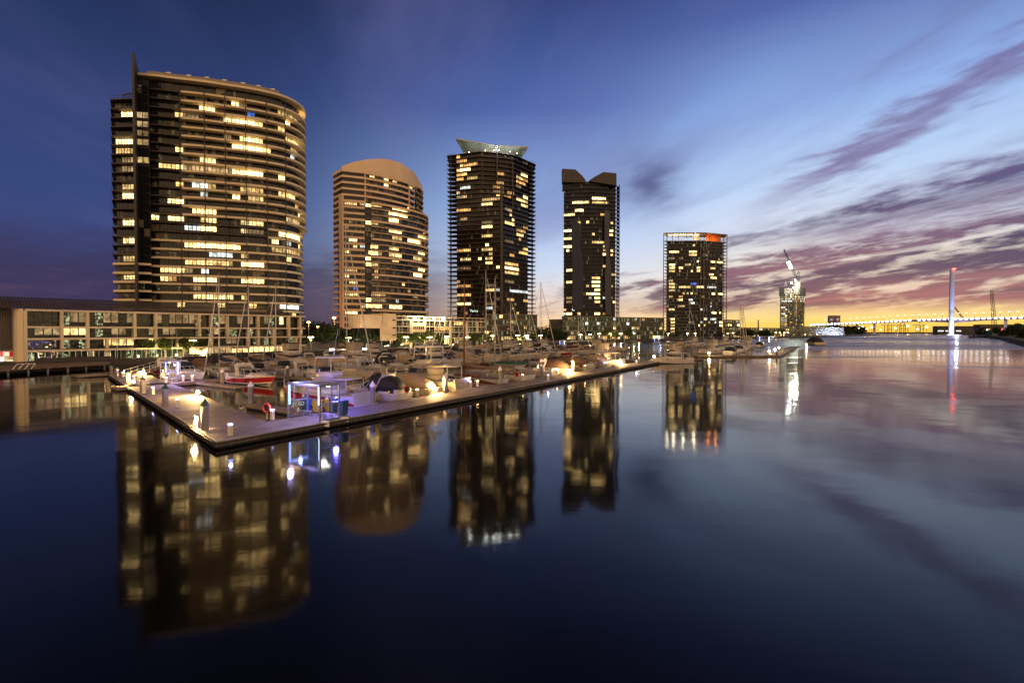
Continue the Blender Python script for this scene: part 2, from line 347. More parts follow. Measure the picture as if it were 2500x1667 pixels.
class Tower:
    def __init__(s, name, label, cat, base, group=None):
        s.T = thing(name, label, cat, base, 0, group); s.g = MB(); s.cells = []; s.lits = []
    def lit(s, ox, oy, k, rows):
        for r in rows: s.lits.append((ox + r[0] / k, ox + r[1] / k, oy + r[2] / k, r[3] if len(r) > 3 else 0))
    def strip(s, path, z0, z1, bay, panes=3, gap=.12, rand=0.0, sill=0.0, litk=0, pitchpx=None):
        pts = resample(path, bay); run = None; zc = (z0 + z1) / 2
        fl = 1200 * (z1 - z0 + .8) / max(20, (pts[0].y + pts[-1].y) / 2)
        for a, b in zip(pts, pts[1:]):
            mx, my = (a.x + b.x) / 2, (a.y + b.y) / 2; px, py = proj(mx, my, zc); hw = abs(proj(b.x, b.y, zc)[0] - proj(a.x, a.y, zc)[0]) / 2
            k = None
            for L in s.lits:
                if L[0] - hw * .35 <= px <= L[1] + hw * .35 and abs(py - L[2]) <= fl * .52: k = L[3]; break
            if k is None and rand and random.random() < rand: k = random.choice([0, 0, 1, 1, 2, 4]) if litk == 0 else litk
            d = (b - a); L_ = d.length; d = d / L_
            quads = []
            for i in range(panes):
                p = a + d * (L_ * i / panes + gap / 2); q = a + d * (L_ * (i + 1) / panes - gap / 2)
                zl = z0 + .1 if k is None else z0 + .1 + (z1 - z0) * .24
                if k is not None: p = p + d * .06; q = q - d * .06
                quads.append(((p.x, p.y, zl), (q.x, q.y, zl), (q.x, q.y, z1 - .08), (p.x, p.y, z1 - .08)))
            if k is None:
                for Q in quads: s.g.quad(*Q)
                run = None
            else:
                if run is not None and run[0] == k: run[1].extend(quads)
                else: run = [k, list(quads)]; s.cells.append(run)
    def finish(s, gmat, limit=100):
        s.cells.sort(key=lambda r: -len(r[1]))
        for k, qs in s.cells[:limit]:
            m = MB()
            for Q in qs: m.quad(*Q)
            m.build('window', LITM[k], s.T)
        rest = s.cells[limit:]
        if rest:
            m = MB()
            for k, qs in rest:
                m.cur = k
                for Q in qs: m.quad(*Q)
            tag(m.build('window_row', LITM, s.T), kind='stuff')
        tag(s.g.build('glazing', gmat, s.T), kind='stuff')
def pth(rows): return [Vector((XY(px, D), D)) for px, D in rows]
def clip(path, a, b):
    Q = resample(path, .6); r = [p for p in Q if a <= proj(p.x, p.y, CAMZ)[0] <= b]; return r
def back(path, d=26, dirv=None):
    """close a front path into a plan polygon by going back by d metres"""
    P = [Vector((p[0], p[1])) for p in path]
    if dirv: dv = Vector(dirv).normalized(); return P + [P[-1] + dv * d, P[0] + dv * d]
    r0, r1 = P[0].normalized(), P[-1].normalized(); s_ = (P[-1] - P[0]).normalized(); i_ = min(2.0, (P[-1] - P[0]).length * .1)
    return P + [P[-1] + r1 * d - s_ * i_, P[0] + r0 * d + s_ * i_]
def slab(T, path, z, h, m, name='floor_slab', d=24, dirv=None):
    return MB().prism(back(path, d, dirv), z - h, z).build(name, m, T)
def railing(T, path, z, h=1.0, step=2.4, m=None, name='railing', glassy=False):
    r = MB(); P = resample(path, step)
    for a, b in zip(P, P[1:]):
        r.bar((a.x, a.y, z + h), (b.x, b.y, z + h), .07); r.bar((a.x, a.y, z), (a.x, a.y, z + h), .06)
        if glassy: r.quad((a.x, a.y, z + .08), (b.x, b.y, z + .08), (b.x, b.y, z + h - .1), (a.x, a.y, z + h - .1))
    r.bar((P[-1].x, P[-1].y, z), (P[-1].x, P[-1].y, z + h), .06)
    return r.build(name, m or M_black, T)
ZG = 1.3   # promenade level
BK = (-.45, .89)
# ================================================================ tower one: wide curved apartment tower
t1 = Tower('curved_apartment_tower', 'widest tower at far left with curved cream balcony bands and dark blade fin', 'tower', (-110, 180, 0), 'waterfront apartment towers')
t1.lit(250, 120, 4.126, [(190,345,650),(975,1045,605),(1065,1140,612),(1275,1355,565),(1395,1450,585,1),(720,780,660),(820,930,680,1),(1265,1450,740),(1470,1575,775),(1785,1850,680),(1855,2000,720),(1500,1535,690,3),(1785,1850,838),(1860,2010,960),(275,350,905),(165,350,990),(730,800,1015),(1305,1455,1000),(1470,1675,1030),(1375,1455,915),(1470,1575,940),(200,355,1075),(975,1115,1125),(180,350,1170,1),(370,435,1160),(605,790,1180),(835,1050,1190,1),(1070,1260,1215,1),(1305,1345,1240),(1420,1455,1250),(1475,1580,1265),(1610,1640,1280,4),(1790,1850,1310),(310,355,1260),(945,1055,1370,2),(1070,1150,1382),(1385,1455,1425),(1475,1580,1435),(1785,1945,1475),(215,355,1430),(215,355,1520),(655,690,1525),(700,820,1550),(1310,1345,1500),(1475,1580,1520),(370,480,720,1),(370,480,900,1),(1880,1995,1030)])
t1.lit(250, 480, 3.734, [(860,955,130),(975,1040,135),(195,325,268),(630,735,195),(895,960,212),(975,1040,218),(1690,1795,220),(1260,1320,238),(1340,1430,250),(760,860,270,2),(865,960,290),(975,1045,290),(1260,1320,320),(1340,1440,325,1),(1620,1680,350),(1690,1800,370),(1535,1620,405),(195,325,425),(765,965,435),(975,1150,445),(1160,1260,452),(300,325,498),(195,330,575),(1545,1610,490),(1625,1680,492),(1690,1800,500),(975,1150,520,2),(1265,1325,530),(765,965,590),(980,1150,595),(1265,1325,608),(1345,1440,615),(565,750,660),(200,335,740),(870,965,745),(985,1045,750),(1265,1330,757),(1345,1440,762),(870,970,900),(985,1065,905),(1095,1155,910),(1295,1335,910),(1630,1690,990,2),(1700,1780,995,2)])
O1 = smooth_path(pth([(345, 167), (390, 168), (444, 170), (500, 171.6), (553, 174), (600, 176), (638, 178), (680, 181), (710, 184), (736, 189), (749, 194), (751, 199), (744, 205)]), 2)
G1 = offset(O1, -2.3); O1l = offset(O1, -1.3)
W1 = pth([(290, 165.5), (332, 165.5)]); W1o = pth([(278, 163.5), (334, 163.0)])
b = MB(); b.prism(back(offset(G1, -.12), 20), ZG, 91.5); b.prism(back(offset(W1, -.12), 24), ZG, 84.0); b.prism([Vector((XY(335, 166), 166)), Vector((XY(372, 167), 167)), Vector((XY(372, 190), 190)), Vector((XY(335, 190), 190))], ZG, 92.5)
b.build('tower_body', M_darkb, t1.T)
FH = 2.99
for k in range(0, 30):
    z = 90.7 - FH * k
    up = k <= 14; O = O1 if up else O1l
    thick = .68
    x0 = 444 if k <= 14 else (655 if k in (15, 16) else (369 if k <= 19 else 300))
    if k == 0: pass
    band = [p for p in resample(O, .8) if proj(p.x, p.y, CAMZ)[0] >= x0 or p.y > 195]
    slab(t1.T, band, z, thick, M_cream, d=18)
    if x0 > 369:      # thinner brown slab on the recessed left part, with its own soffit
        bb = clip(offset(O1, -.5), 366, x0 + 2)
        slab(t1.T, bb, z - .15, .34, M_brown, d=12)
        railing(t1.T, bb, z - .15, 1.0, 1.6)
    if k >= 2:        # left wing
        if k <= 19: slab(t1.T, W1o, z, .32, M_brown, d=14); 
        else: slab(t1.T, W1o + [Vector((XY(372, 165.4), 165.4))] + clip(O1l, 360, 374), z, thick, M_cream, d=14)
        railing(t1.T, W1o, z, 1.05, 1.4)
        t1.strip(W1, z - FH + .1, z - (.45 if k <= 19 else .9), 2.3, 2)
    railing(t1.T, clip(offset(O, -.12), 680, 760) if up else clip(offset(O, -.12), 690, 760), z, 1.0, 1.3)
    if k < 29: t1.strip([p for p in resample(G1, .8) if proj(p.x, p.y, CAMZ)[0] > 372], z - FH + .05, z - thick - .05, 2.5, 2, rand=.06 if k > 20 else .035)  # added lit panes low down imitate city lights reflected in the glass
    t1.strip(pth([(341, 165.9), (370, 166.6)]), z - FH + .2, z - .15, 1.5, 1, rand=0)
t1.strip([p for p in resample(G1, .8) if proj(p.x, p.y, CAMZ)[0] > 365], 90.75, 94.0, 5.5, 1)
slab(t1.T, O1, 95.1, .75, M_cream, 'roof_slab', d=20)
MB().prism(back(offset(clip(O1, 349, 700), -4.5), 12), 95.1, 98.0).build('plant_room', mat('plant_grey', (.26, .22, .19), .8), t1.T)
MB().prism([Vector((XY(331.5, 161), 161)), Vector((XY(337.5, 161), 161)), Vector((XY(349.5, 172), 172)), Vector((XY(343, 172.6), 172.6))], ZG, 98.4).build('fin_wall', mat('fin_dark', (.030, .026, .028), .6), t1.T)
for px, D in ((445, 169.2), (504, 171), (554, 173.2), (604, 175.5), (655, 178.5), (700, 182.5)):
    p = pth([(px, D)])[0]; MB().bar((p.x, p.y + .3, 6), (p.x, p.y + .3, 92), .22).build('partition_column', M_black, t1.T)
pg = MB()
for i in range(9):
    y = 165 + i * .8; pg.bar((XY(309, 166), y, 86.6), (XY(331, 166), y, 87.4), .12)
pg.bar((XY(309, 165), 165, 84.7), (XY(309, 165), 165, 86.6), .15); pg.bar((XY(309, 165), 165, 86.6), (XY(331, 165), 165, 87.4), .18)
pg.build('pergola', M_black, t1.T)
vt = offset(clip(O1, 400, 690), -7)
for i in range(0, len(vt), max(1, len(vt) // 6)): MB().box((vt[i].x, vt[i].y, 98.6), (1.6, 1.2, 1.2)).build('roof_vent', M_steel, t1.T)
MB().tube([(XY(553, 182), 182, 98), (XY(553, 182), 182, 101.5)], .06, 5).tube([(XY(548, 182), 182, 98), (XY(548, 182), 182, 100.6)], .05, 5).build('antenna', M_steel, t1.T)
t1.finish(G_t1)
# ================================================================ tower two: pink beige, arched crown
t2 = Tower('arched_apartment_tower', 'pale beige tower with a rounded arched crown, second from left', 'tower', (-80, 262, 0), 'waterfront apartment towers')
t2.lit(790, 370, 3.407, [(145,280,422),(300,345,430),(350,395,445),(400,500,450),(565,640,480),(665,705,492),(560,700,530),(560,630,568),(350,395,595),(400,445,598),(560,655,665),(575,640,712),(220,290,722),(700,860,740),(300,345,785,2),(245,280,778),(400,450,790),(560,630,805),(180,200,828),(365,395,845),(400,450,840),(560,655,855),(750,840,880),(565,655,905),(355,395,892),(355,395,940),(405,450,945),(150,205,975),(210,270,975),(430,450,1040),(750,840,1015),(175,205,1025),(235,260,1078),(245,260,1128,3),(175,295,1175),(405,510,1190),(360,400,1235),(405,500,1245,1),(360,400,1290),(405,485,1280),(540,650,1288),(310,350,1280),(175,280,1330),(250,280,1385),(400,440,197),(500,560,222),(500,590,268),(215,250,227),(720,760,285),(175,200,620,1),(215,250,572,1),(750,790,1200,1)])
O2u = pth([(837, 248), (893, 252), (920, 255), (950, 259.5), (980, 265), (1000, 270), (1014, 276)])
R2u = pth([(1014, 277), (1024, 282), (1033, 289)])
O2l = smooth_path(pth([(908, 254), (935, 257), (960, 260.5), (997, 267.6), (1025, 274.5), (1044, 282), (1048, 289), (1044, 296)]), 2)
L2 = pth([(815, 256), (836, 248)]); F2 = pth([(837, 248), (892, 252)])
G2l = offset(O2l, -1.7)
b = MB(); b.prism(back(offset(F2, -.7), 22), ZG, 89); b.prism(back(offset(G2l, -.12), 18), ZG, 75); b.prism(back(offset(O2u, -1.8), 26), 74, 90); b.prism(back(offset(R2u, -.2), 14), 74, 90)
b.prism(back(pth([(826, 252), (837, 249.5)]), 20), ZG, 89); b.prism(back(pth([(889, 254.4), (910, 256.2)]), 20), ZG, 76); b.build('tower_body', M_darkb, t2.T)
w = MB(); w.prism([*pth([(829, 250.6), (837.5, 247.7), (841, 248), (841, 252), (829, 254)])], ZG, 77); w.build('corner_pier', M_pink, t2.T)
for k in range(0, 29):
    z = 90.0 - 3.06 * k
    if k < 5:
        Oz = [L2[0]] + O2u; slab(t2.T, Oz, z - .2, 1.0 if k else 1.3, M_pink, d=22)
        t2.strip(offset(F2, -1.2), z - 2.9, z - 1.2, 2.6, 2); t2.strip(offset(clip(O2u, 893, 1014), -1.6), z - 2.9, z - 1.2, 2.6, 3)
        t2.strip(offset(R2u, -.05), z - 3.0, z - .3, 3.0, 2); slab(t2.T, offset(R2u, .6), z - .1, .3, M_pink, d=8)
    else:
        if k < 24 or True:
            slab(t2.T, [L2[0]] + pth([(836, 248.2)]), z, 1.05, M_pink, d=9)
            slab(t2.T, F2, z, 1.15, M_pink, d=12)
        t2.strip(offset(clip(F2, 842, 876), -.6), z - 3.0, z - 1.2, 2.4, 2); t2.strip(offset(clip(F2, 877, 892), -.1), z - 2.9, z - 1.2, 3.2, 3)
        t2.strip(pth([(831, 250.7), (836.5, 248.6)]), z - 2.8, z - 1.2, 2.5, 1)
        t2.strip(pth([(893.5, 254.2), (907, 255.5)]), z - 2.9, z - .2, 1.5, 1)
        if k >= 24: pass
        big = (k % 3 == 2) or k in (5, 23)
        slab(t2.T, O2l, z, 1.0 if big else .32, M_pink, d=16)
        if not big:
            railing(t2.T, offset(O2l, -.05), z, .95, 1.5, G_t2, 'balustrade', True)
        t2.strip(G2l, z - 3.0, z - (1.05 if big else .4), 2.0, 2, rand=.035)
for px in (893, 1000):
    p = pth([(px, 252 if px < 900 else 270)])[0]; MB().box((p.x, p.y + .6, 81), (.5, .8, 17)).build('mullion_pier', M_pink, t2.T)
cr = MB(); P = resample(O2u[0:], 1.5)
topy = [(815, 421), (838, 407), (866, 398), (895, 393), (925, 390.5), (952, 393), (980, 402), (1003, 418), (1014, 426)]
def crown_z(p, zmin=89.8):
    px, _ = proj(p.x, p.y, 90.0)
    for (a, ya), (b_, yb) in zip(topy, topy[1:]):
        if a <= px <= b_ + 1: y = ya + (yb - ya) * (px - a) / (b_ - a); return max(zmin + .2, CAMZ + (HZ - y) / F * p.y)
    return zmin + .3
ft = [(p.x, p.y, crown_z(p)) for p in P]; n = len(ft)
bk = [(x + .0, y + 7.0, z) for x, y, z in ft]
for i in range(n - 1):
    a, b_ = ft[i], ft[i + 1]; A, B = bk[i], bk[i + 1]
    cr.quad((a[0], a[1], 89.8), (b_[0], b_[1], 89.8), b_, a); cr.quad(a, b_, B, A); cr.quad((B[0], B[1], 89.8), (A[0], A[1], 89.8), A, B)
e = ft[-1]; E2 = (XY(1033, 289), 289, CAMZ + (HZ - 459) / F * 289); cr.quad((e[0], e[1], 89.0), (E2[0], E2[1], 88.6), E2, e); cr.quad(e, E2, (E2[0] - 3, E2[1] + 6, E2[2]), bk[-1])
cr.quad((ft[0][0], ft[0][1], 89.8), ft[0], bk[0], (bk[0][0], bk[0][1], 89.8))
cr.build('arched_crown', M_pink, t2.T)
t2.finish(G_t2)
# ================================================================ tower three: dark with bronze slabs and winged crown
t3 = Tower('dark_winged_tower', 'dark brown tower with a floodlit V shaped metal crown, third from left', 'tower', (-20, 350, 0), 'waterfront apartment towers')
t3.lit(1070, 320, 3.015, [(135,215,212,4),(140,275,240,4),(155,220,275),(140,215,312,4),(225,275,340),(145,190,350,4),(430,465,305,4),(580,660,340),(580,670,378,4),(580,615,403,1),(410,485,400,4),(410,480,435,1),(170,220,410,2),(145,200,485,1),(495,548,475,4),(580,660,505),(580,670,545),(325,450,500),(325,400,535),(495,545,575,1),(145,222,580,4),(165,220,648,1),(330,405,675,1),(330,405,705),(495,548,675),(585,655,730,4),(585,620,762),(330,405,772),(355,380,838),(495,550,812,1),(330,405,873),(625,670,868,4),(595,670,900,4),(140,225,882,4),(385,405,905),(520,550,912,4),(290,312,945),(358,383,940),(155,228,948),(355,383,975),(500,585,985,4),(420,455,1005),(500,585,1015),(500,585,1050),(150,228,1000,1),(500,555,1105,1),(145,228,1150,4),(350,410,1145,1),(355,410,1180),(425,455,1178,2),(530,650,1188,2),(140,228,1218,4),(420,450,1245,1),(505,548,1248,4),(630,665,1255,4),(145,230,1288),(350,410,1280,1),(350,400,1315,2)])
O3u = pth([(1092, 343), (1113, 341), (1171, 335), (1215, 337), (1256, 341.5), (1295, 356), (1308, 361)])
O3l = pth([(1092, 343), (1113, 340), (1170, 336), (1223, 332), (1228, 332), (1262, 344), (1295, 356), (1308, 362)])
G3u = offset(clip(O3u, 1113, 1293), -1.6); G3l = offset(clip(O3l, 1113, 1293), -1.6)
b = MB(); b.prism(back(offset(G3u, -.12), 30), 96, 129); b.prism(back(offset(G3l, -.12), 30), ZG, 96.2); b.build('tower_body', M_darkb, t3.T)
M_sl3 = mat('bronze_slab', (.046, .034, .027), .6, vary=.2)
for k in range(0, 38):
    z = 130.0 - 3.07 * k
    O = O3u if k < 10 else O3l
    slab(t3.T, O, z, .36, M_sl3 if k else M_darkb, d=5 if k else 20)
    railing(t3.T, clip(O, 1090, 1113), z, 1.0, 1.6); railing(t3.T, clip(O, 1293, 1310), z, 1.0, 2.0)
    t3.strip(G3u if k < 10 else G3l, z - 2.95, z - .5, 2.6, 2, rand=.05 if k > 30 else .01)
po = MB()
for px, D in ((1101, 343), (1299, 360)): po.bar((XY(px, D), D + .8, ZG), (XY(px, D), D + .8, 130), .9)
po.bar((XY(1225, 331), 331.2, 14), (XY(1225, 331), 331.2, 107), 1.6); po.bar((XY(1214, 336), 336, 112), (XY(1214, 336), 336, 130), .8); po.bar((XY(1178, 335), 335, 106), (XY(1178, 335), 335, 124), .6); po.bar((XY(1252, 340.5), 340.5, 92), (XY(1252, 340.5), 340.5, 124), .6)
po.build('column', M_sl3, t3.T)
M_sail = mat('perforated_metal', (.30, .31, .28), .45, .35, vary=.1, scale=2)
def P3(px, py, Y): return atY(px, py, Y)
for side, pts in (('l', [(1139, 381, 350), (1209, 384, 342), (1209, 357, 338), (1114, 339.5, 340)]), ('r', [(1213, 384, 342), (1268, 388, 352), (1288, 360, 344), (1213, 356.5, 338)])):
    s_ = MB(); N_ = 8
    A, B, C_, D_ = [P3(*p) for p in pts]
    for i in range(N_):
        for j in range(4):
            f = lambda u, v: (A.lerp(B, u).lerp(D_.lerp(C_, u), v)) + Vector((0, 4.5 * (v - v * v), 0))
            s_.quad(f(i / N_, j / 4), f((i + 1) / N_, j / 4), f((i + 1) / N_, (j + 1) / 4), f(i / N_, (j + 1) / 4))
    s_.bar(D_, C_, .45); s_.bar(A, D_, .5); s_.bar(B, C_, .5)
    o = s_.build('crown_wing', M_sail, t3.T); md = o.modifiers.new('thick', 'SOLIDIFY'); md.thickness = .3
for px, py, Y, e_ in ((1145, 372, 338, 900), (1185, 378, 335, 1500), (1206, 378, 334.5, 1500), (1218, 378, 334.5, 1500), (1245, 379, 337, 1400), (1262, 379, 340, 900)):
    p = P3(px, py + 3, Y); point_light('crown_light', (p.x, p.y, 131.0), e_, (.93, 1, .88), .4)
    MB().box((p.x, p.y, 130.5), (.7, .4, .5)).build('uplight', E_soft, t3.T)
text_mesh('Yarra', 2.4, 'sign', emat('sign_white', (.8, 1, .8), 1.6, 'NONE'), t3.T, Matrix.Translation(Vector((XY(1157, 331.5), 331.5, CAMZ + (HZ - 759) / F * 331.5))) @ Matrix.Rotation(R(90), 4, 'X'), .1)
t3.finish(G_t3)
# ================================================================ tower four: notched top
t4 = Tower('notched_tower', 'slim charcoal tower with a V notched top and blue glass strips, fourth from left', 'tower', (60, 390, 0), 'waterfront apartment towers')
t4.lit(1350, 390, 3.41, [(333,428,325),(170,305,348),(320,450,358),(185,260,412),(98,172,453),(405,435,460),(187,232,515),(275,297,520),(187,232,548),(478,503,537),(98,175,585),(328,350,620),(470,505,600),(470,505,632),(100,155,650),(330,440,686),(98,175,713),(410,440,718),(118,142,745),(410,440,750),(410,440,785),(480,505,760),(480,505,795),(195,228,845,1),(105,178,910),(425,433,883),(470,510,950),(108,180,1008),(338,385,980),(338,385,1008),(338,385,1040),(340,388,1075),(283,390,1105),(470,505,1048),(340,390,1170),(112,160,1170,1),(500,512,1195),(200,235,1270),(115,165,1300),(342,390,1300)])
O4 = pth([(1375, 384), (1400, 381.5), (1440, 380.5), (1480, 382), (1504, 385)]); G4 = offset(O4, -1.3)
b = MB(); b.prism(back(offset(G4, -.15), 26), ZG, 124); b.build('tower_body', M_darkb, t4.T)
M_sl4 = mat('charcoal_slab', (.017, .019, .028), .6, vary=.2)
for k in range(0, 33):
    z = 121.8 - 3.07 * k
    slab(t4.T, O4, z, .5, M_sl4, d=10); t4.strip(G4, z - 2.95, z - .55, 2.2, 2, rand=.05 if k > 24 else .0)
    slab(t4.T, pth([(1504, 385.2), (1511, 390)]), z, .35, M_sl4, d=9)
so4 = MB()
for y in (389.6, 394, 398.5): so4.bar((XY(1510.5, 390), y, ZG), (XY(1510.5, 390), y, 124), .5)
so4.build('column', M_sl4, t4.T)
def cut4(rows, Y, thick, m, nm):
    pts = [atY(1350 + x / 3.41, 390 + y / 3.41, Y) for x, y in rows]; k_ = MB(); n = len(pts)
    a = k_.add([(p.x, Y, p.z) for p in pts] + [(p.x, Y + thick, p.z) for p in pts])
    k_.face(*[a + i for i in range(n)]); k_.face(*[a + n + i for i in range(n - 1, -1, -1)])
    for i in range(n): j = (i + 1) % n; k_.face(a + i, a + n + i, a + n + j, a + j)
    return k_.build(nm, m, t4.T)
M_cr4 = mat('bronze_crown', (.026, .021, .022), .5, vary=.2, scale=.2)
cut4([(78, 75), (188, 82), (245, 135), (272, 170), (272, 190), (80, 186)], 380, 6, M_cr4, 'crown_panel')
cut4([(305, 170), (352, 140), (420, 103), (528, 113), (530, 215), (440, 200), (305, 180)], 379, 7, M_cr4, 'crown_panel')
cut4([(80, 186), (300, 186), (468, 206), (468, 250), (80, 252)], 383, 5, G_t4, 'penthouse')
M_bl4 = mat('blue_glass_strip', (.008, .014, .045), .15, vary=.2, scale=.08, spec=.2)
M_bl5 = mat('grey_glass_strip', (.03, .034, .065), .2, vary=.2, scale=.08, spec=.25)
cut4([(152, 500), (185, 490), (240, 560), (232, 740), (256, 860), (250, 1250), (166, 1250), (160, 1000)], 379.6, 1.0, M_bl4, 'glass_strip')
cut4([(430, 415), (475, 425), (468, 800), (486, 900), (486, 1290), (437, 1290), (432, 950), (445, 800), (430, 700)], 380.2, 1.0, M_bl5, 'glass_strip')
t4.finish(G_t4)
# ================================================================ tower five: glass box with lit roof frame
t5 = Tower('framed_glass_tower', 'boxy dark glass tower with a lit open roof frame, fifth from left', 'tower', (160, 490, 0), 'waterfront apartment towers')
t5.lit(1580, 540, 5.06, [(275,330,388),(343,382,385),(515,600,388),(530,600,430),(390,440,470,1),(275,340,470,1),(275,340,548),(485,530,548),(390,440,585),(275,340,585),(275,342,627),(545,570,620),(622,648,585),(622,648,622),(785,835,515),(870,925,517),(795,835,585),(770,820,660),(785,850,706),(690,750,425,1),(280,320,740),(280,342,775),(280,342,815),(405,535,815),(627,710,812),(740,850,820,2),(280,342,855),(795,840,890),(880,930,890),(280,320,925),(395,440,935,4),(400,425,970),(400,450,1040),(285,340,1195),(300,325,1235),(300,325,1270),(800,850,1150),(790,860,1220,2),(893,935,1270),(290,340,1350),(280,330,1110),(510,560,970,2),(530,570,1010,2),(545,610,780,3)])
O5 = pth([(1619, 476), (1709, 474), (1716, 474), (1773, 484)]); G5 = offset(clip(O5, 1627, 1765), -.8)
b = MB(); b.prism(back(offset(G5, -.15), 30), ZG, 95.5); b.build('tower_body', M_black, t5.T)
M_fr5 = mat('bronze_frame', (.12, .095, .07), .5, .3, vary=.12)
for k in range(0, 30):
    z = 95.7 - 3.08 * k
    slab(t5.T, O5, z, .38 if k % 2 == 0 or k < 4 else .16, M_fr5, d=5); t5.strip(G5, z - 2.95, z - .4, 1.9, 2, rand=.05 if k > 15 else .015)  # extra lit panes on the lower half stand in for reflected city lights
co = MB()
for px, D in ((1619, 476), (1627, 476), (1709, 473.6), (1717, 473.6), (1765, 482), (1773, 484)): co.bar((XY(px, D), D, ZG), (XY(px, D), D, 103), .55)
for px, D in ((1640, 476), (1655, 475), (1675, 475), (1692, 474), (1730, 476), (1746, 479), (1757, 481)): co.bar((XY(px, D), D, 95.6), (XY(px, D), D, 103), .45)
for a, b_ in zip(O5, O5[1:]): co.bar((a.x, a.y, 103), (b_.x, b_.y, 103), .7)
co.build('column', M_fr5, t5.T)
MB().prism(back([p + Vector((0, .5)) for p in O5], 14), 102.6, 103.2).build('roof_canopy', mat('timber_soffit', (.42, .30, .18), .6), t5.T)
MB().prism([*pth([(1722, 480), (1757, 486), (1757, 492), (1722, 486)])], 95.7, 102.5).build('penthouse_wall', mat('orange_panel', (.75, .18, .03), .6), t5.T)
MB().prism([*pth([(1690, 484), (1706, 484), (1706, 490), (1690, 490)])], 95.7, 102.5).build('penthouse_wall', M_cream, t5.T)
MB().prism([*pth([(1630, 480), (1704, 479), (1704, 479.6), (1630, 480.6)])], 101.6, 102.3).build('strip_light', emat('strip_warm', (1, .85, .6), 3, 'NONE'), t5.T)
for px, e_, cc_ in ((1630, 1200, (1, .88, .66)), (1645, 1900, (1, .88, .66)), (1668, 2200, (1, .88, .66)), (1695, 2200, (1, .88, .66)), (1732, 900, (1, .45, .15)), (1750, 900, (1, .45, .15))):
    point_light('roof_light', (XY(px, 478), 478.5, 97.0), e_, cc_, .5)
t5.finish(G_t5)
# ---------------------------------------------------------------- water, ground
def water_material():
    m = bpy.data.materials.new('river_water'); m.use_nodes = True; t = NT(m.node_tree); t.n.clear()
    tc = t.node('ShaderNodeTexCoord'); mp = t.node('ShaderNodeMapping'); t.l.new(tc.outputs['Object'], mp.inputs[0]); mp.inputs['Scale'].default_value = (.012, .05, 1); mp.inputs['Rotation'].default_value = (0, 0, R(6))
    b = t.node('ShaderNodeBsdfPrincipled'); o = t.node('ShaderNodeOutputMaterial'); t.l.new(b.outputs[0], o.inputs[0])
    b.inputs['Base Color'].default_value = (.0040, .0036, .0042, 1); b.inputs['IOR'].default_value = 1.333
    n = t.noise(mp.outputs[0], 1.0, 4, .55); st = t.sm(n, .52, .66)
    sp_ = t.node('ShaderNodeSeparateXYZ'); t.l.new(tc.outputs['Object'], sp_.inputs[0])
    far_ = t.m('MULTIPLY', t.sm(sp_.outputs[1], 110.0, 330.0), t.sm(sp_.outputs[0], 20.0, 120.0))   # open river is ruffled by wind, the marina is calm
    mp3 = t.node('ShaderNodeMapping'); t.l.new(tc.outputs['Object'], mp3.inputs[0]); mp3.inputs['Scale'].default_value = (.0012, .011, 1)
    bands = t.sm(t.noise(mp3.outputs[0], 1.0, 3, .6), .40, .56)
    rgh = t.m('ADD', .065, t.m('ADD', t.m('MULTIPLY', st, .10), t.m('MULTIPLY', far_, t.m('ADD', .08, t.m('MULTIPLY', bands, .20)))))
    t.l.new(rgh, b.inputs['Roughness']); b.inputs['Specular IOR Level'].default_value = .40
    bn = t.node('ShaderNodeBump'); bn.inputs['Strength'].default_value = 1.0; bn.inputs['Distance'].default_value = 1.0
    mp2 = t.node('ShaderNodeMapping'); t.l.new(tc.outputs['Object'], mp2.inputs[0]); mp2.inputs['Scale'].default_value = (.35, .9, 1)
    h = t.m('ADD', t.m('MULTIPLY', t.noise(tc.outputs['Object'], .10, 2, .5), .05), t.m('MULTIPLY', t.noise(mp2.outputs[0], 1.0, 3, .55), .003))
    h = t.m('ADD', h, t.m('MULTIPLY', t.noise(mp2.outputs[0], 6.0, 2, .5), .0004))
    t.l.new(h, bn.inputs['Height']); t.l.new(bn.outputs[0], b.inputs['Normal'])
    return m
M_water = water_material()
w = MB(); w.quad((-6000, -600, 0), (6000, -600, 0), (6000, 9000, 0), (-6000, 9000, 0)); tag(w.build('water', M_water), kind='structure')
M_pave = mat('paving', (.16, .14, .12), .8, vary=.2, scale=.6); M_wall = mat('seawall_stone', (.055, .045, .042), .85, vary=.3, scale=.5)
M_conc = mat('concrete', (.30, .27, .24), .85, vary=.2, scale=.8, bump=.2); M_wood = mat('boardwalk_timber', (.17, .11, .07), .8, vary=.3, scale=1.2)
BANKPX = [(-330, 925), (0, 903), (268, 892), (440, 886), (740, 868), (1000, 859), (1200, 852), (1450, 838), (1700, 831), (1850, 827), (2050, 821.8), (2150, 818)]
BANK = [atz(a, b_, 0) for a, b_ in BANKPX]
def on_bank(px, back_m=0.0, z=ZG):
    k = (px - CX) / F
    for a, b_ in zip(BANK, BANK[1:]):
        if a.x / a.y <= k <= b_.x / b_.y:
            t_ = (k * a.y - a.x) / ((b_.x - a.x) - k * (b_.y - a.y)); p = a.lerp(b_, t_); d = Vector((k, 1, 0)); return Vector((p.x, p.y, z)) + d * back_m
    return Vector((k * 100, 100, z))
g = MB(); poly = [Vector((p.x, p.y)) for p in BANK] + [Vector((2600, 3800)), Vector((1500, 6500)), Vector((-5000, 6500)), Vector((-5000, 60))]
g.prism(poly, -1.0, ZG); tag(g.build('promenade', [M_pave]), kind='structure')
g = MB(); g.prism(offset([Vector((p.x, p.y)) for p in BANK], .02) + list(reversed(offset([Vector((p.x, p.y)) for p in BANK], -.5))), -.5, ZG + .25)
tag(g.build('seawall', M_wall), 'long dark stone edge wall along the marina promenade', 'wall')
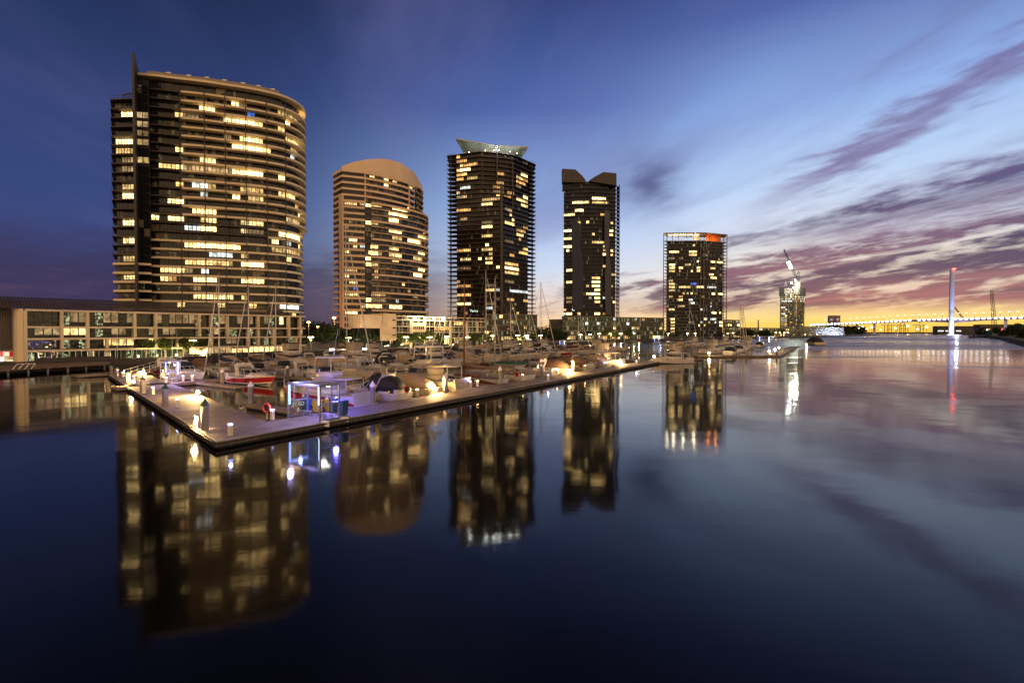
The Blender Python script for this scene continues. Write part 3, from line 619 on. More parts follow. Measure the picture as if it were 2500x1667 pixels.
bw = MB(); fr = [atz(-330, 945, 0), atz(0, 917, 0), atz(140, 907, 0), atz(268, 899, 0)]; bk_ = [on_bank(268, -.6, 0), on_bank(140, -.6, 0), on_bank(1, -.6, 0), BANK[0]]
bw.prism([Vector((p.x, p.y)) for p in fr + bk_], .75, 1.0)
T_ = thing('timber_boardwalk', 'low timber boardwalk on piles at far left edge of the water', 'boardwalk', (-92, 92, 0)); bw.build('deck', M_wood, T_)
for px in (13, 63, 111, 160, 205, 250):
    p = atz(px, 916 - px * .067, 0); MB().tube([(p.x + .1, p.y + .4, -1), (p.x + .1, p.y + .4, .74)], .17, 8).build('pile', M_conc, T_)
rk = MB()
for i in range(4): rk.bar((-93.2 + i * .75, 91.6 + i * .4, 1.0), (-92.6 + i * .75, 91.9 + i * .4, 2.0), .1); rk.bar((-93.0 + i * .75, 92.4 + i * .4, 1.0), (-92.6 + i * .75, 91.9 + i * .4, 2.0), .1)
rk.bar((-92.6, 91.9, 2.0), (-90.3, 93.1, 2.0), .08); rk.build('ladder_rail', M_alu, T_)
pw = MB(); a = on_bank(86, 1.0); b_ = on_bank(268, 1.0); pw.bar((a.x, a.y, 1.75), (b_.x, b_.y, 1.75), .3, .9)
tag(pw.build('planter_wall', M_wall, origin=(a.x, a.y, ZG)), 'dark low parapet wall behind the timber boardwalk', 'wall')
pw = MB(); a = on_bank(70, 6.0); b_ = on_bank(250, 6.0); pw.bar((a.x, a.y, 1.95), (b_.x, b_.y, 1.95), .4, 1.0)
tag(pw.build('garden_wall', M_conc, origin=(a.x, a.y, ZG)), 'pale long concrete garden wall in front of the dark shop glazing', 'wall')
# ---------------------------------------------------------------- podium with frame grid and corrugated roof
def on_line(A, B, px):
    k = (px - CX) / F; A, B = Vector(A), Vector(B); t_ = (k * A.y - A.x) / ((B.x - A.x) - k * (B.y - A.y)); return A.lerp(B, t_)
A1, B1 = (-107, 108), (-66.3, 156)
q1 = Tower('framed_townhouse_block', 'long low block with cream frame grid and dark corrugated roof at left', 'apartment block', (-90, 130, 0))
q1.lit(0, 700, 5.6, [(720,790,620,1),(440,700,640,1),(890,1170,620),(1440,1560,470,1),(1700,1780,460,1),(1560,1740,610,1),(1480,1800,770),(1920,2090,770)])
q1.lit(400, 700, 5.6, [(170,450,470,1),(1560,1610,520),(340,560,880),(920,1190,880),(1230,1850,870),(600,900,880,1),(30,130,600,1),(870,1000,730,1)])
lev = [13.0, 9.25, 6.6, 3.95, 1.3]
gp = offset([on_line(A1, B1, 62), on_line(A1, B1, 744)], -1.3)
b = MB(); b.prism(back(offset(gp, -.12), 14, (-.76, .65)), ZG, 12.8); b.build('block_body', M_darkb, q1.T)
for i in range(4): q1.strip(gp, lev[i + 1] + .1, lev[i] - .35, 1.5, 1, .1, rand=.07, litk=1)
fr = MB(); ln = [on_line(A1, B1, px) for px in (62, 744)]; u1 = (ln[1] - ln[0]).normalized(); nrm = Vector((u1.y, -u1.x))
for z in lev[:4]:
    a, b_ = ln[0] - nrm * .2, ln[1] - nrm * .2; fr.bar((a.x, a.y, z - .2), (b_.x, b_.y, z - .2), 1.6, .42)
cols = [(62, 1.3, 13), (151, 3.95, 13), (214, 3.95, 13), (261, 3.95, 6.6), (329, 6.6, 13), (380, 3.95, 13), (432, 3.95, 6.6), (486, 6.6, 13), (516, 3.95, 13), (555, 6.6, 13), (606, 3.95, 9.2), (630, 3.95, 13), (667, 3.95, 9.2), (705, 6.6, 13), (722, 3.95, 6.6), (732, 1.3, 13)]
for px, z0, z1 in cols:
    p = on_line(A1, B1, px) - nrm * .2; ang = math.atan2(u1.y, u1.x); fr.box((p.x, p.y, (z0 + z1) / 2 - .1), (.55, 1.55, z1 - z0 - .45), ang)
fr.build('frame', M_cream, q1.T)
for i in (1, 2): railing(q1.T, offset([ln[0], ln[1]], -.3), lev[i], 1.0, 2.4)
gm = MB()
for i in range(26): p = ln[0].lerp(ln[1], i / 60) - nrm * 1.18; gm.bar((p.x, p.y, 1.3), (p.x, p.y, 3.6), .09)
gm.build('mullion', M_alu, q1.T)
M_roof = mat('corrugated_roof', (.10, .08, .068), .45, .3, vary=.15, scale=.3)
rf = MB(); R0 = on_line(A1, B1, 700); R1 = ln[0] - u1 * 26; bkv = -nrm; L = (R0 - R1).length; n = int(L / .55)
prof = [(0, 13.05), (1.6, 14.0), (4, 15.0), (8, 15.9), (14, 15.9)]
for i in range(n):
    for h, off in ((0, 0), (.14, .5)):
        a = R1 + u1 * (L * (i + off) / n); b_ = R1 + u1 * (L * (i + off + .5) / n)
        for (d0, z0), (d1, z1) in zip(prof, prof[1:]):
            p0, p1, p2, p3 = a + bkv * d0, b_ + bkv * d0, b_ + bkv * d1, a + bkv * d1
            rf.quad((p0.x, p0.y, z0 + h), (p1.x, p1.y, z0 + h), (p2.x, p2.y, z1 + h), (p3.x, p3.y, z1 + h))
a = R0; rf.poly([(a.x + bkv.x * d, a.y + bkv.y * d, z) for d, z in prof] + [(a.x + bkv.x * 14, a.y + bkv.y * 14, 12.5), (a.x, a.y, 12.5)])
rf.build('corrugated_roof', M_roof, q1.T)
# curved end wall and ribbed side return
cw = MB(); P0 = ln[0]; arc = [P0 - nrm * 0 - u1 * .3, P0 - nrm * .1 - u1 * .7, P0 - nrm * .6 - u1 * 1.2, P0 - nrm * 1.6 - u1 * 1.55, P0 - nrm * 5 - u1 * 1.6]
cw.prism(list(reversed(arc)) + [P0 - nrm * 5 - u1 * .3], ZG, 13.1); cw.build('end_wall', M_cream, q1.T)
rw = MB()
for i in range(40):
    a = P0 - nrm * 4.6 - u1 * (1.8 + i * .25); rw.box((a.x, a.y, 9.6), (.11, .25 if i % 2 else .05, 11.3), math.atan2(u1.y, u1.x))
rw.build('ribbed_wall', M_roof, q1.T)
l0, l1 = P0 - nrm * 5.2 - u1 * 1.7, P0 - nrm * 5.2 - u1 * 26
MB().prism([l1, l0, l0 - nrm * 8, l1 - nrm * 8], 4.2, 15.2).build('side_wall', M_roof, q1.T)
q1.finish(G_off)
for a_, b2, y0, y1, m_, nm in ((-6, 8, 872, 890, 'white', 'shop_window'), (9, 22, 859, 869, 'cream', 'shop_window'), (24, 36, 858, 870, 'red', 'shop_panel'), (-6, 8, 858.5, 868, 'redw', 'shop_panel'), (16, 38, 878, 889, 'cream', 'shop_window'), (46, 52, 859, 888, 'cream', 'shop_window')):
    Y = 112.0; mm = {'white': emat('shop_white', (1, .93, .85), 2.2, 'NONE'), 'cream': emat('shop_cream', (1, .86, .55), 1.0, 'NONE'), 'red': emat('shop_red', (.55, .02, .02), .8, 'NONE'), 'redw': emat('shop_red2', (.9, .12, .12), 1.0, 'NONE')}[m_]
    p, q = atY(a_, y1, Y), atY(b2, y0, Y); k_ = MB(); k_.box(((p.x + q.x) / 2, Y, (p.z + q.z) / 2), (q.x - p.x, .2, q.z - p.z)); k_.build(nm, mm, q1.T)
p, q = atY(-30, 891, 112.6), atY(40, 856, 112.6); MB().box(((p.x + q.x) / 2, 113, (p.z + q.z) / 2), (q.x - p.x, .6, q.z - p.z)).build('shop_wall', M_cream, q1.T)
p = atY(0, 863, 111.8); MB().lathe([(.01, -.05), (.42, -.05), (.42, .05), (.01, .05)], (0, 0, 0), 20)
# ---------------------------------------------------------------- podium two: white framed apartments with roof floodlights
A2, B2 = (XY(878, 196), 196), (XY(1186, 250), 250)
q2 = Tower('white_framed_block', 'low white framed apartment block with four roof floodlights, right of the arched tower', 'apartment block', (-40, 225, 0))
q2.lit(980, 740, 7.84, [(1040,1190,380),(670,790,470,4),(800,960,470,4),(860,960,760),(1010,1160,780),(0,160,760),(200,460,720,1),(480,740,760,1)])
l2 = [on_line(A2, B2, px) for px in (968, 1184)]; u2 = (l2[1] - l2[0]).normalized(); n2v = Vector((u2.y, -u2.x))
gp = offset(l2, -1.4); b = MB(); b.prism(back(offset(gp, -.12), 14), ZG, 14.0); b.build('block_body', M_darkb, q2.T)
lv2 = [13.2, 10.5, 7.9, 5.3, ZG]
for i in range(4): q2.strip(gp, lv2[i + 1] + .1, lv2[i] - .3, 2.0, 2, .35)
fr = MB()
for z in lv2[:4] + [14.9]:
    a, b_ = l2[0] - n2v * .5, l2[1] - n2v * .5; fr.bar((a.x, a.y, z - .15), (b_.x, b_.y, z - .15), 1.4, .34)
for i in range(19):
    p = l2[0].lerp(l2[1], i / 18); fr.bar((p.x, p.y, 5.2), (p.x, p.y, 14.8), .16)
for px in (1003, 1037, 1100, 1140, 1165): p = on_line(A2, B2, px); fr.box((p.x, p.y, 6.5), (1.0, .8, 12.5), math.atan2(u2.y, u2.x))
fr.build('frame', M_cream, q2.T)
bl = MB(); bl.prism([on_line(A2, B2, 1003) + n2v * .5, on_line(A2, B2, 1037) + n2v * .5, on_line(A2, B2, 1037) - n2v * 1, on_line(A2, B2, 1003) - n2v * 1], 5.3, 11.9); bl.build('balcony_block', M_cream, q2.T)
q2.strip([on_line(A2, B2, 1006) + n2v * .62, on_line(A2, B2, 1034) + n2v * .62], 9.0, 10.6, 1.0, 1, .3); q2.strip([on_line(A2, B2, 1006) + n2v * .62, on_line(A2, B2, 1034) + n2v * .62], 6.4, 8.0, 1.0, 1, .3)
for i in (1, 2, 3): railing(q2.T, offset(l2, -.2), lv2[i], 1.0, 1.3, M_alu)
ew = MB(); ew.prism([on_line(A2, B2, 935), on_line(A2, B2, 967), on_line(A2, B2, 967) - n2v * 12, on_line(A2, B2, 935) - n2v * 12], 4.4, 15.6); ew.prism([on_line(A2, B2, 880), on_line(A2, B2, 934), on_line(A2, B2, 934) - n2v * 9, on_line(A2, B2, 880) - n2v * 9], 9.5, 15.0)
ew.prism([on_line(A2, B2, 928), on_line(A2, B2, 945), on_line(A2, B2, 945) - n2v * 2, on_line(A2, B2, 928) + n2v * .2], 4.3, 12.0); ew.build('end_wall', M_pink, q2.T)
MB().prism([on_line(A2, B2, 883) - n2v * 2, on_line(A2, B2, 934) - n2v * 2, on_line(A2, B2, 934) - n2v * 8, on_line(A2, B2, 883) - n2v * 8], ZG, 9.6).build('side_wing', M_darkb, q2.T)
q2.strip([on_line(A2, B2, 884) - n2v * 1.9, on_line(A2, B2, 930) - n2v * 1.9], 6.2, 9.0, 2, 2, .3, rand=.15); q2.strip([on_line(A2, B2, 884) - n2v * 1.9, on_line(A2, B2, 965) - n2v * 1.9], 1.6, 4.2, 2, 2, .3, rand=.25)
w_ = MB()
for z in (12.9, 9.7, 6.6): p = on_line(A2, B2, 962) + n2v * .05; w_.box((p.x, p.y, z), (1.5, .1, .55), math.atan2(u2.y, u2.x))
w_.build('slot_window', M_black, q2.T)
for px in (1011, 1034, 1056, 1079):
    p = on_line(A2, B2, px) + n2v * .9; F_ = MB().box((p.x, p.y, 13.9), (.9, .5, .9)).build('floodlight', E_flood if px != 1056 else E_warm, q2.T); point_light('floodlight_beam', (p.x + n2v.x * .8, p.y + n2v.y * .8, 13.9), 2600 if px != 1056 else 900, (1, .83, .5), .4)
q2.finish(G_off)
# ---------------------------------------------------------------- podium three and four
def band_block(nm, label, pa, Da, pb, Db, ztop, nfl, body, slabm, glass, randlit, depth=14, bay=2.4, zb=5.5, lits=None):
    T = Tower(nm, label, 'building', (XY((pa + pb) / 2, (Da + Db) / 2), (Da + Db) / 2, 0)); path = pth([(pa, Da), (pb, Db)])
    if lits: T.lit(*lits)
    bb = MB(); bb.prism(back(offset(path, -.3), depth), ZG, ztop - .2); bb.build('block_body', body, T.T)
    fh = (ztop - zb) / nfl
    for i in range(nfl + 1):
        z = ztop - fh * i; slab(T.T, offset(path, .3), z, .5, slabm, d=3)
        if i < nfl: T.strip(offset(path, -.15), z - fh + .1, z - .6, bay, 2, .2, rand=randlit)
    T.strip(offset(path, -.15), ZG + .2, zb - .6, bay * 1.6, 2, .3, rand=min(.7, randlit * 4)); return T
q3 = band_block('banded_office_block', 'five storey banded office block at the foot of the dark winged tower', 1184, 316, 1312, 330, 19.6, 4, M_brown, mat('bronze_band', (.16, .12, .085), .6), G_off, .12)
q3.finish(G_off, 60)
q4 = band_block('green_glass_office_block', 'long low greenish glass office block between notched tower and framed tower', 1372, 362, 1622, 405, 19.6, 4, M_darkb, mat('green_grey_band', (.10, .12, .08), .5), G_off, .10, 16, 2.6)
q4.finish(G_off, 60)
# perforated block
pbk = MB(); pbk.prism([*pth([(1340, 380), (1370, 372), (1374, 390), (1344, 398)])], ZG, 17.6)
T_ = thing('perforated_screen_block', 'grey block with a perforated pebble pattern screen left of the notched tower', 'building', (XY(1355, 376), 376, 0)); pbk.build('screen_wall', mat('zinc_screen', (.16, .14, .16), .5, vary=.1), T_)
hl = MB(); random.seed(3); pa_, pb_ = pth([(1341, 379.6), (1369, 372.1)])
for i in range(150):
    u_ = random.random(); z = 3 + random.random() * 13.5; p = pa_.lerp(pb_, u_); r_ = random.uniform(.12, .28)
    hl.poly([(p.x + math.cos(q) * r_ * 1.4, p.y - .12, z + math.sin(q) * r_) for q in [j * math.pi / 3 for j in range(6)]])
hl.build('perforation_pattern', M_black, T_)
# far-right of tower five: low glass block, low warehouses and suburbs
q6 = band_block('small_glass_block', 'small dark glass block beside the right edge of the framed glass tower', 1766, 520, 1806, 540, 21.0, 4, M_darkb, M_sl4, G_off, .35); q6.finish(G_off, 40)
q7 = band_block('low_terrace_building', 'long low terrace building with pale panels left of the construction tower', 1806, 560, 1905, 640, 13.0, 2, mat('terrace_brown', (.12, .09, .06), .8), M_brown, G_off, .15, zb=5); q7.finish(G_off, 30)
q8 = band_block('quayside_terrace', 'low row of lit quayside terraces under the construction tower', 1905, 660, 2060, 860, 16.0, 3, mat('terrace_grey', (.10, .08, .09), .8), M_sl4, G_off, .05, zb=6); q8.finish(G_off, 60)
# ---------------------------------------------------------------- construction tower with crane
tc_ = Tower('construction_tower', 'unfinished floodlit tower with crane near the bridge', 'tower', (XY(1934, 700), 700, 0))
O7 = smooth_path(pth([(1903, 704), (1915, 700), (1934, 698), (1955, 700), (1966, 708)]), 1); zt = 62
b = MB(); b.prism(back(offset(O7, -2.0), 24), ZG, zt); b.build('tower_body', mat('raw_concrete', (.20, .19, .16), .85), tc_.T)
M_pale = mat('pale_concrete', (.34, .32, .27), .8)
for k in range(20): z = zt - 3.0 * k; slab(tc_.T, O7, z, .3, M_pale, d=8)
for k in range(20):
    z = zt - 3.0 * k
    tc_.strip(offset(clip(O7, 1906, 1922), -.7), z - 2.8, z - .4, 2.4, 2, .5, rand=.85, litk=2 if k % 3 == 0 else 0)
    tc_.strip(offset(clip(O7, 1923, 1938), -.7), z - 2.8, z - .4, 2.4, 2, .3, rand=.9 if k < 4 else .12)
    tc_.strip(offset(clip(O7, 1940, 1947), -.7), z - 2.8, z - .4, 2.4, 2, .3, rand=.9 if (k < 11) else .3)
    tc_.strip(offset(clip(O7, 1948, 1965), -.7), z - 2.8, z - .4, 2.4, 2, .3, rand=.5 if k < 4 else .08)
hd = MB(); hd.prism([*pth([(1901, 702), (1914, 699), (1914, 715), (1901, 718)])], zt - 2, zt + 9.5); hd.prism([*pth([(1951, 699), (1966, 704), (1966, 720), (1951, 716)])], zt - 2, zt + 8.5); hd.build('screen_hoarding', mat('hoarding_mesh', (.10, .11, .12), .7), tc_.T)
sc = MB()
for i in range(9):
    x = XY(1915 + i * 4, 701); sc.bar((x, 701, zt), (x, 701, zt + 7 + (i % 3)), .4)
for z in (zt + 2.5, zt + 5, zt + 7.5): sc.bar((XY(1914, 701), 701, z), (XY(1950, 701), 701, z), .3)
sc.build('scaffold', M_pale, tc_.T)
MB().box((XY(1943, 706), 706, zt + 9), (7, 7, 18)).build('lift_core', M_pale, tc_.T)
for px, y, e_, sz in ((1932, 691, 9000, 1.6), (1942, 684, 11000, 1.6), (1944, 706, 7000, 1.2), (1937, 702, 6000, 1.0), (1946, 694, 6000, 1.3)):
    p = atY(px, y, 694); MB().box((p.x, p.y, p.z), (sz, .5, sz)).build('work_light', emat('work_light', (.95, 1, .85), 60), tc_.T); point_light('work_beam', (p.x, p.y - 2, p.z), e_, (.95, 1, .82), 1.0)
tc_.finish(G_off)
cr_ = thing('tower_crane', 'luffing crane standing on top of the unfinished floodlit tower', 'crane', (XY(1948, 706), 706, zt + 18))
M_crn = mat('crane_steel', (.06, .05, .06), .5)
def truss(mb, a, b_, w_, n_, t_=.25):
    a, b_ = Vector(a), Vector(b_); d = (b_ - a).normalized(); x = d.cross(Vector((0, 1, 0))); x = x.normalized() if x.length > .1 else Vector((1, 0, 0)); y = d.cross(x).normalized()
    for sx, sy in ((1, 1), (1, -1), (-1, 1), (-1, -1)): mb.bar(a + x * w_ / 2 * sx + y * w_ / 2 * sy, b_ + x * w_ / 4 * sx + y * w_ / 4 * sy, t_)
    for i in range(n_):
        u0, u1_ = i / n_, (i + 1) / n_; s0 = w_ / 2 * (1 - u0 / 2); s1_ = w_ / 2 * (1 - u1_ / 2); sg = 1 if i % 2 else -1
        for sy in (1, -1): mb.bar(a.lerp(b_, u0) + x * s0 * sg + y * s0 * sy, a.lerp(b_, u1_) - x * s1_ * sg + y * s1_ * sy, t_ * .7)
def crane_parts():
    Y = 706; m_ = MB(); base = Vector((XY(1948, Y), Y, zt + 18)); truss(m_, base - Vector((0, 0, 3)), base + Vector((0, 0, 6)), 2.2, 4, .3); m_.build('mast', M_crn, cr_)
    top = atY(1950, 662, Y); j = MB(); a = atY(1944, 678, Y); bq = atY(1914, 609, Y); truss(j, a, bq, 2.6, 16, .3); j.build('jib', M_crn, cr_)
    h = MB(); h.bar(atY(1943, 677, Y), atY(1952, 675, Y), 2.2, 1.4); h.bar(atY(1944, 677, Y), top, .5); h.bar(atY(1952, 676, Y), top, .5); h.bar(top, atY(1923, 631, Y), .12); h.build('counter_jib', M_crn, cr_)
    h = MB(); h.bar(atY(1914, 609, Y), atY(1914, 640, Y), .12); h.build('hoist_rope', M_crn, cr_)
    l_ = MB(); l_.bar(atY(1924, 639, Y - 2), atY(1932, 656, Y - 2), 3.0, 3.0); l_.build('jib_light', emat('jib_light', (.97, 1, 1), 9), cr_)
crane_parts()
m_ = MB(); truss(m_, atY(1917, 700, 700), atY(1917, 684, 700), 2.0, 6, .3); tag(m_.build('crane_mast', M_crn, origin=(XY(1917, 700), 700, zt)), 'short thin lattice mast on the left corner of the unfinished tower', 'mast')
# ---------------------------------------------------------------- the bridge
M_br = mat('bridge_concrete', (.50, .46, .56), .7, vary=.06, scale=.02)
def bp(px):   # bridge centre line by photo column
    A, B = Vector((XY(1975, 1330), 1330)), Vector((XY(2560, 905), 905)); return on_line(A, B, px)
def bz(px):
    pts = [(1975, 792.5), (2060, 789), (2130, 785.5), (2230, 780.5), (2325, 777.5), (2420, 776), (2560, 772)]
    for (a, ya), (b2, yb) in zip(pts, pts[1:]):
        if px <= b2: y = ya + (yb - ya) * (px - a) / (b2 - a); return CAMZ + (HZ - y) / F * bp(px).y
    return 36
br = thing('river_bridge', 'long road bridge with white lights across the river mouth', 'bridge', (XY(2325, 1018), 1018, 0))
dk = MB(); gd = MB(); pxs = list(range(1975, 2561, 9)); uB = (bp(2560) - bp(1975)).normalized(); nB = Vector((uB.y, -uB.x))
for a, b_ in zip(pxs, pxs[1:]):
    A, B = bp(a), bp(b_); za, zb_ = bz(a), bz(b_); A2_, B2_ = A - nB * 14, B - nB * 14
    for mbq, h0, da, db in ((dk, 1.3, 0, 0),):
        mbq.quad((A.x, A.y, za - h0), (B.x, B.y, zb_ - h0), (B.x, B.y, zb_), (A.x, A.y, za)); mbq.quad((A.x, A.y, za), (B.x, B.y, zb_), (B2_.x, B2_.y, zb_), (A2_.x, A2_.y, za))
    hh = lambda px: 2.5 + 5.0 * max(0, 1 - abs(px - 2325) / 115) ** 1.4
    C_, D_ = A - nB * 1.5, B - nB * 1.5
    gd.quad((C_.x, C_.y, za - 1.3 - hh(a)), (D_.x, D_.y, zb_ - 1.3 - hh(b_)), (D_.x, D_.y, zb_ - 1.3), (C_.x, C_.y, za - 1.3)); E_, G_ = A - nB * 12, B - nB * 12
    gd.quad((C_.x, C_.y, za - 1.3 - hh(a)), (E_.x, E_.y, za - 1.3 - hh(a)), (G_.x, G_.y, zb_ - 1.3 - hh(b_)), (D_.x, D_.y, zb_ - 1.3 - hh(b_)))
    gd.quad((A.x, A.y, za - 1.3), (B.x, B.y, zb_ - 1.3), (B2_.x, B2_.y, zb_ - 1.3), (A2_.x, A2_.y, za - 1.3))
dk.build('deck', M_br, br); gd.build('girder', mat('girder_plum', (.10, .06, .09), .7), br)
for px in (1990, 2040, 2088, 2130, 2450, 2530):
    p = bp(px) - nB * 7; MB().box((p.x, p.y, bz(px) / 2 - 2), (4, 3, bz(px) - 3), math.atan2(uB.y, uB.x)).build('pier', M_br, br)
p = bp(2325); pyl = MB(); Yp = p.y; w0 = 11.5
pyl.rings([[(p.x + math.cos(q) * rx * (1 if True else 1), p.y + 3 + math.sin(q) * 4, z) for q in [2 * math.pi * j / 20 for j in range(20)]] for z, rx in ((2, 5.2), (20, 4.9), (60, 4.6), (110, 4.3), (138, 4.2), (139, 3.9))])
pyl.build('pylon', mat('pylon_concrete', (.42, .46, .60), .6, vary=.04, scale=.05), br)
MB().box((p.x, p.y + 3, 1.5), (30, 16, 1.2)).build('pylon_base', M_br, br)
MB().box((p.x, p.y - 1.5, 140.3), (5, 2, 1.7)).build('beacon', emat('beacon_red', (1, .03, .02), 34), br)
point_light('beacon_glow', (p.x, p.y - 6, 141), 3500, (1, .05, .03), 2)
for z, e_ in ((5, 60000), (16, 38000), (34, 12000)): point_light('pylon_flood', (p.x - 6, p.y - 17, z), e_, (.62, .72, 1), 2)
ls = bpy.data.lights.new('pylon_spot', 'SPOT'); ls.energy = 520000; ls.color = (.28, .42, 1); ls.spot_size = R(24); ls.shadow_soft_size = 2
lo = bpy.data.objects.new('pylon_spot', ls); COL.objects.link(lo); lo.location = (p.x - 12, p.y - 40, 3); lo.rotation_euler = (Vector((p.x, p.y, 85)) - lo.location).to_track_quat('-Z', 'Y').to_euler()
E_br = emat('bridge_light', (.80, .82, 1), 9.0, 'NONE')
k = 0; L_ = (bp(2558) - bp(1980)).length; n = int(L_ / 9.2)
for i in range(n):
    q = bp(1980) + uB * (L_ * i / n); px = proj(q.x, q.y, 30)[0]
    if 2226 < px < 2236: continue
    z = bz(px); MB().box((q.x + nB.x * .6, q.y + nB.y * .6, z - .9), (4.6, .5, 2.9), math.atan2(uB.y, uB.x)).build('deck_light', E_br, br)
# bridge lamp posts: one design, copied
def lamp_post_mesh(h, arm, r, head, m1, m2, nm, label, cat, group, lightpow=0, lcol=(1, .8, .5)):
    t_ = thing(nm, label, cat, (0, 0, -500), 0, group)
    o1 = MB().tube([(0, 0, 0), (0, 0, h)], r, 6, r * .6).build('post', m1); o1.parent = t_
    if arm: a_ = MB().bar((-arm, 0, h), (arm, 0, h), r * .9).build('arm', m1); a_.parent = t_
    hd_ = MB()
    for s_ in ((-arm, arm) if arm else (0,)): hd_.box((s_, 0, h + head[2] * .2), head)
    o2 = hd_.build('lamp_head', m2); o2.parent = t_; return t_
bl0 = lamp_post_mesh(11, 1.4, .28, (1.8, .8, .5), M_white, emat('bridge_lamp_head', (.9, .85, 1), 4, 'NONE'), 'bridge_lamp', '', 'street lamp', 'street lamps along the bridge deck')
ORD = ['first', 'second', 'third', 'fourth', 'fifth', 'sixth', 'seventh', 'eighth', 'ninth', 'tenth', 'eleventh', 'twelfth', 'thirteenth', 'fourteenth', 'fifteenth', 'sixteenth', 'seventeenth', 'eighteenth', 'nineteenth', 'twentieth']
def nth(i): return ORD[i] if i < 20 else 'twenty ' + ORD[i - 20] if i < 29 else 'thirtieth' if i == 29 else 'thirty ' + ORD[i - 30]
posts = [2010, 2025, 2040, 2071, 2087, 2103, 2119, 2136, 2153, 2169, 2187, 2204, 2222, 2240, 2258, 2276, 2295, 2313, 2335, 2354, 2374, 2395, 2416, 2437, 2459, 2480, 2499]
for i, px in enumerate(posts):
    o = bl0 if i == 0 else copy_tree(bl0); q = bp(px) - nB * 7; o.location = (q.x, q.y, bz(px)); o['label'] = f'twin headed bridge lamp, {nth(i)} from the left end of the bridge'
# ================================================================ marina
random.seed(11)
U2 = Vector((.5365, .8439)); W2 = Vector((-.8439, .5365)); P0 = Vector((-20.06, 33.2)); AD = Vector((-.692, .721)); AN = Vector((.721, .692)); RZU = math.atan2(U2.y, U2.x)
def M(s, o): return P0 + U2 * s + W2 * o
def so_of(p): d = Vector((p[0], p[1])) - P0; return d.dot(U2), d.dot(W2)
def s_for(px, o):
    k = (px - CX) / F; b_ = P0 + W2 * o; return (k * b_.y - b_.x) / (U2.x - k * U2.y)
ZD = .5
M_deck = mat('dock_concrete', (.20, .15, .105), .72, vary=.34, scale=.45, bump=.2); M_fend = mat('fender_rubber', (.02, .018, .015), .6); M_rim = mat('dock_rim', (.34, .29, .20), .6)
M_joint = mat('joint_gap', (.03, .028, .025), .9); M_pile = mat('pile_sleeve', (.46, .42, .38), .55, vary=.1, scale=2); M_capw = mat('white_cap', (.75, .72, .70), .4); M_capg = mat('green_cap', (.035, .085, .06), .5)
# --- main dock: two walkways meeting in a corner
def cross_pt(a, da, b_, db):
    det = da.x * -db.y + db.x * da.y; r = b_ - a; t_ = (r.x * -db.y + db.x * r.y) / det; return a + da * t_
E1 = M(114, 0); A1e = P0 + AD * 72.8; CI = cross_pt(M(0, 4.6), U2, P0 + AN * 5.1, AD)
dock = thing('floating_dock', 'near floating concrete dock, two long walkways meeting in a pointed corner at the front', 'dock', (P0.x, P0.y, 0))
poly = [P0, E1, E1 + W2 * 4.6, CI, A1e + AN * 5.1, A1e]
MB().prism(poly, .12, ZD).build('deck', M_deck, dock)
ins = lambda P, d: [p + (sum(P, Vector((0, 0))) / len(P) - p).normalized() * d for p in P]
MB().prism([P0 + (U2 + AD) * .25, E1 + W2 * .2, E1 + W2 * 4.4, CI + (U2 + AD) * .2, A1e + AN * 4.9, A1e + AN * .2], -.35, .12).build('float', M_fend, dock)
fe = MB()
for a, b_ in ((A1e, P0), (P0, E1), (E1, E1 + W2 * 4.6), (CI, A1e + AN * 5.1), (E1 + W2 * 4.6, CI)):
    d = (b_ - a).normalized(); nn_ = Vector((d.y, -d.x)); A_, B_ = a + nn_ * .06, b_ + nn_ * .06
    fe.bar((A_.x, A_.y, .40), (B_.x, B_.y, .40), .12, .12); fe.bar((A_.x, A_.y, .18), (B_.x, B_.y, .18), .10, .10)
fe.build('fender', M_fend, dock)
rim = MB()
for a, b_ in ((A1e, P0), (P0, E1)):
    d = (b_ - a).normalized(); nn_ = Vector((-d.y, d.x)); A_, B_ = a + nn_ * .07, b_ + nn_ * .07; rim.bar((A_.x, A_.y, ZD + .02), (B_.x, B_.y, ZD + .02), .14, .05)
L_ = 114; bolt = MB()
for i in range(150):
    p = M(i * .6 + .3, -.13); bolt.box((p.x, p.y, .40), (.09, .05, .06), RZU); bolt.box((p.x, p.y, .18), (.09, .05, .05), RZU)
for i in range(70):
    p = P0 + AD * (i * .8 + .4) - AN * .13; bolt.box((p.x, p.y, .40), (.09, .05, .06), math.atan2(AD.y, AD.x))
rim.build('edge_rim', M_rim, dock); bolt.build('bolt_row', mat('bolt_dull', (.12, .10, .07), .7), dock)
jt = MB()
for s_ in range(3, 112, 12): a, b_ = M(s_, .15), M(s_, 4.5); jt.bar((a.x, a.y, ZD + .003), (b_.x, b_.y, ZD + .003), .05, .008)
for t_ in range(6, 70, 11): a, b_ = P0 + AD * t_ + AN * .15, P0 + AD * t_ + AN * 5.0; jt.bar((a.x, a.y, ZD + .003), (b_.x, b_.y, ZD + .003), .05, .008)
a, b_ = P0 + (U2 + AD) * .2, CI; jt.bar((a.x, a.y, ZD + .003), (b_.x, b_.y, ZD + .003), .04, .008); jt.build('joint_strip', M_joint, dock)
def jetty(nm, label, a, b_, wdt, group=None, z=ZD):
    d = (b_ - a).normalized(); n_ = Vector((-d.y, d.x)) * wdt / 2; T = thing(nm, label, 'jetty', (a.x, a.y, 0), 0, group)
    MB().prism([a - n_, b_ - n_, b_ + n_, a + n_], .15, z).build('deck', M_deck, T); i_ = n_ * .9
    MB().prism([a - i_, b_ - i_, b_ + i_, a + i_], -.3, .15).build('float', M_fend, T); return T
jetty('marina_jetty', 'second long jetty behind the fairway, boats on both sides', M(10, 46.5), M(182, 46.5), 3.0)
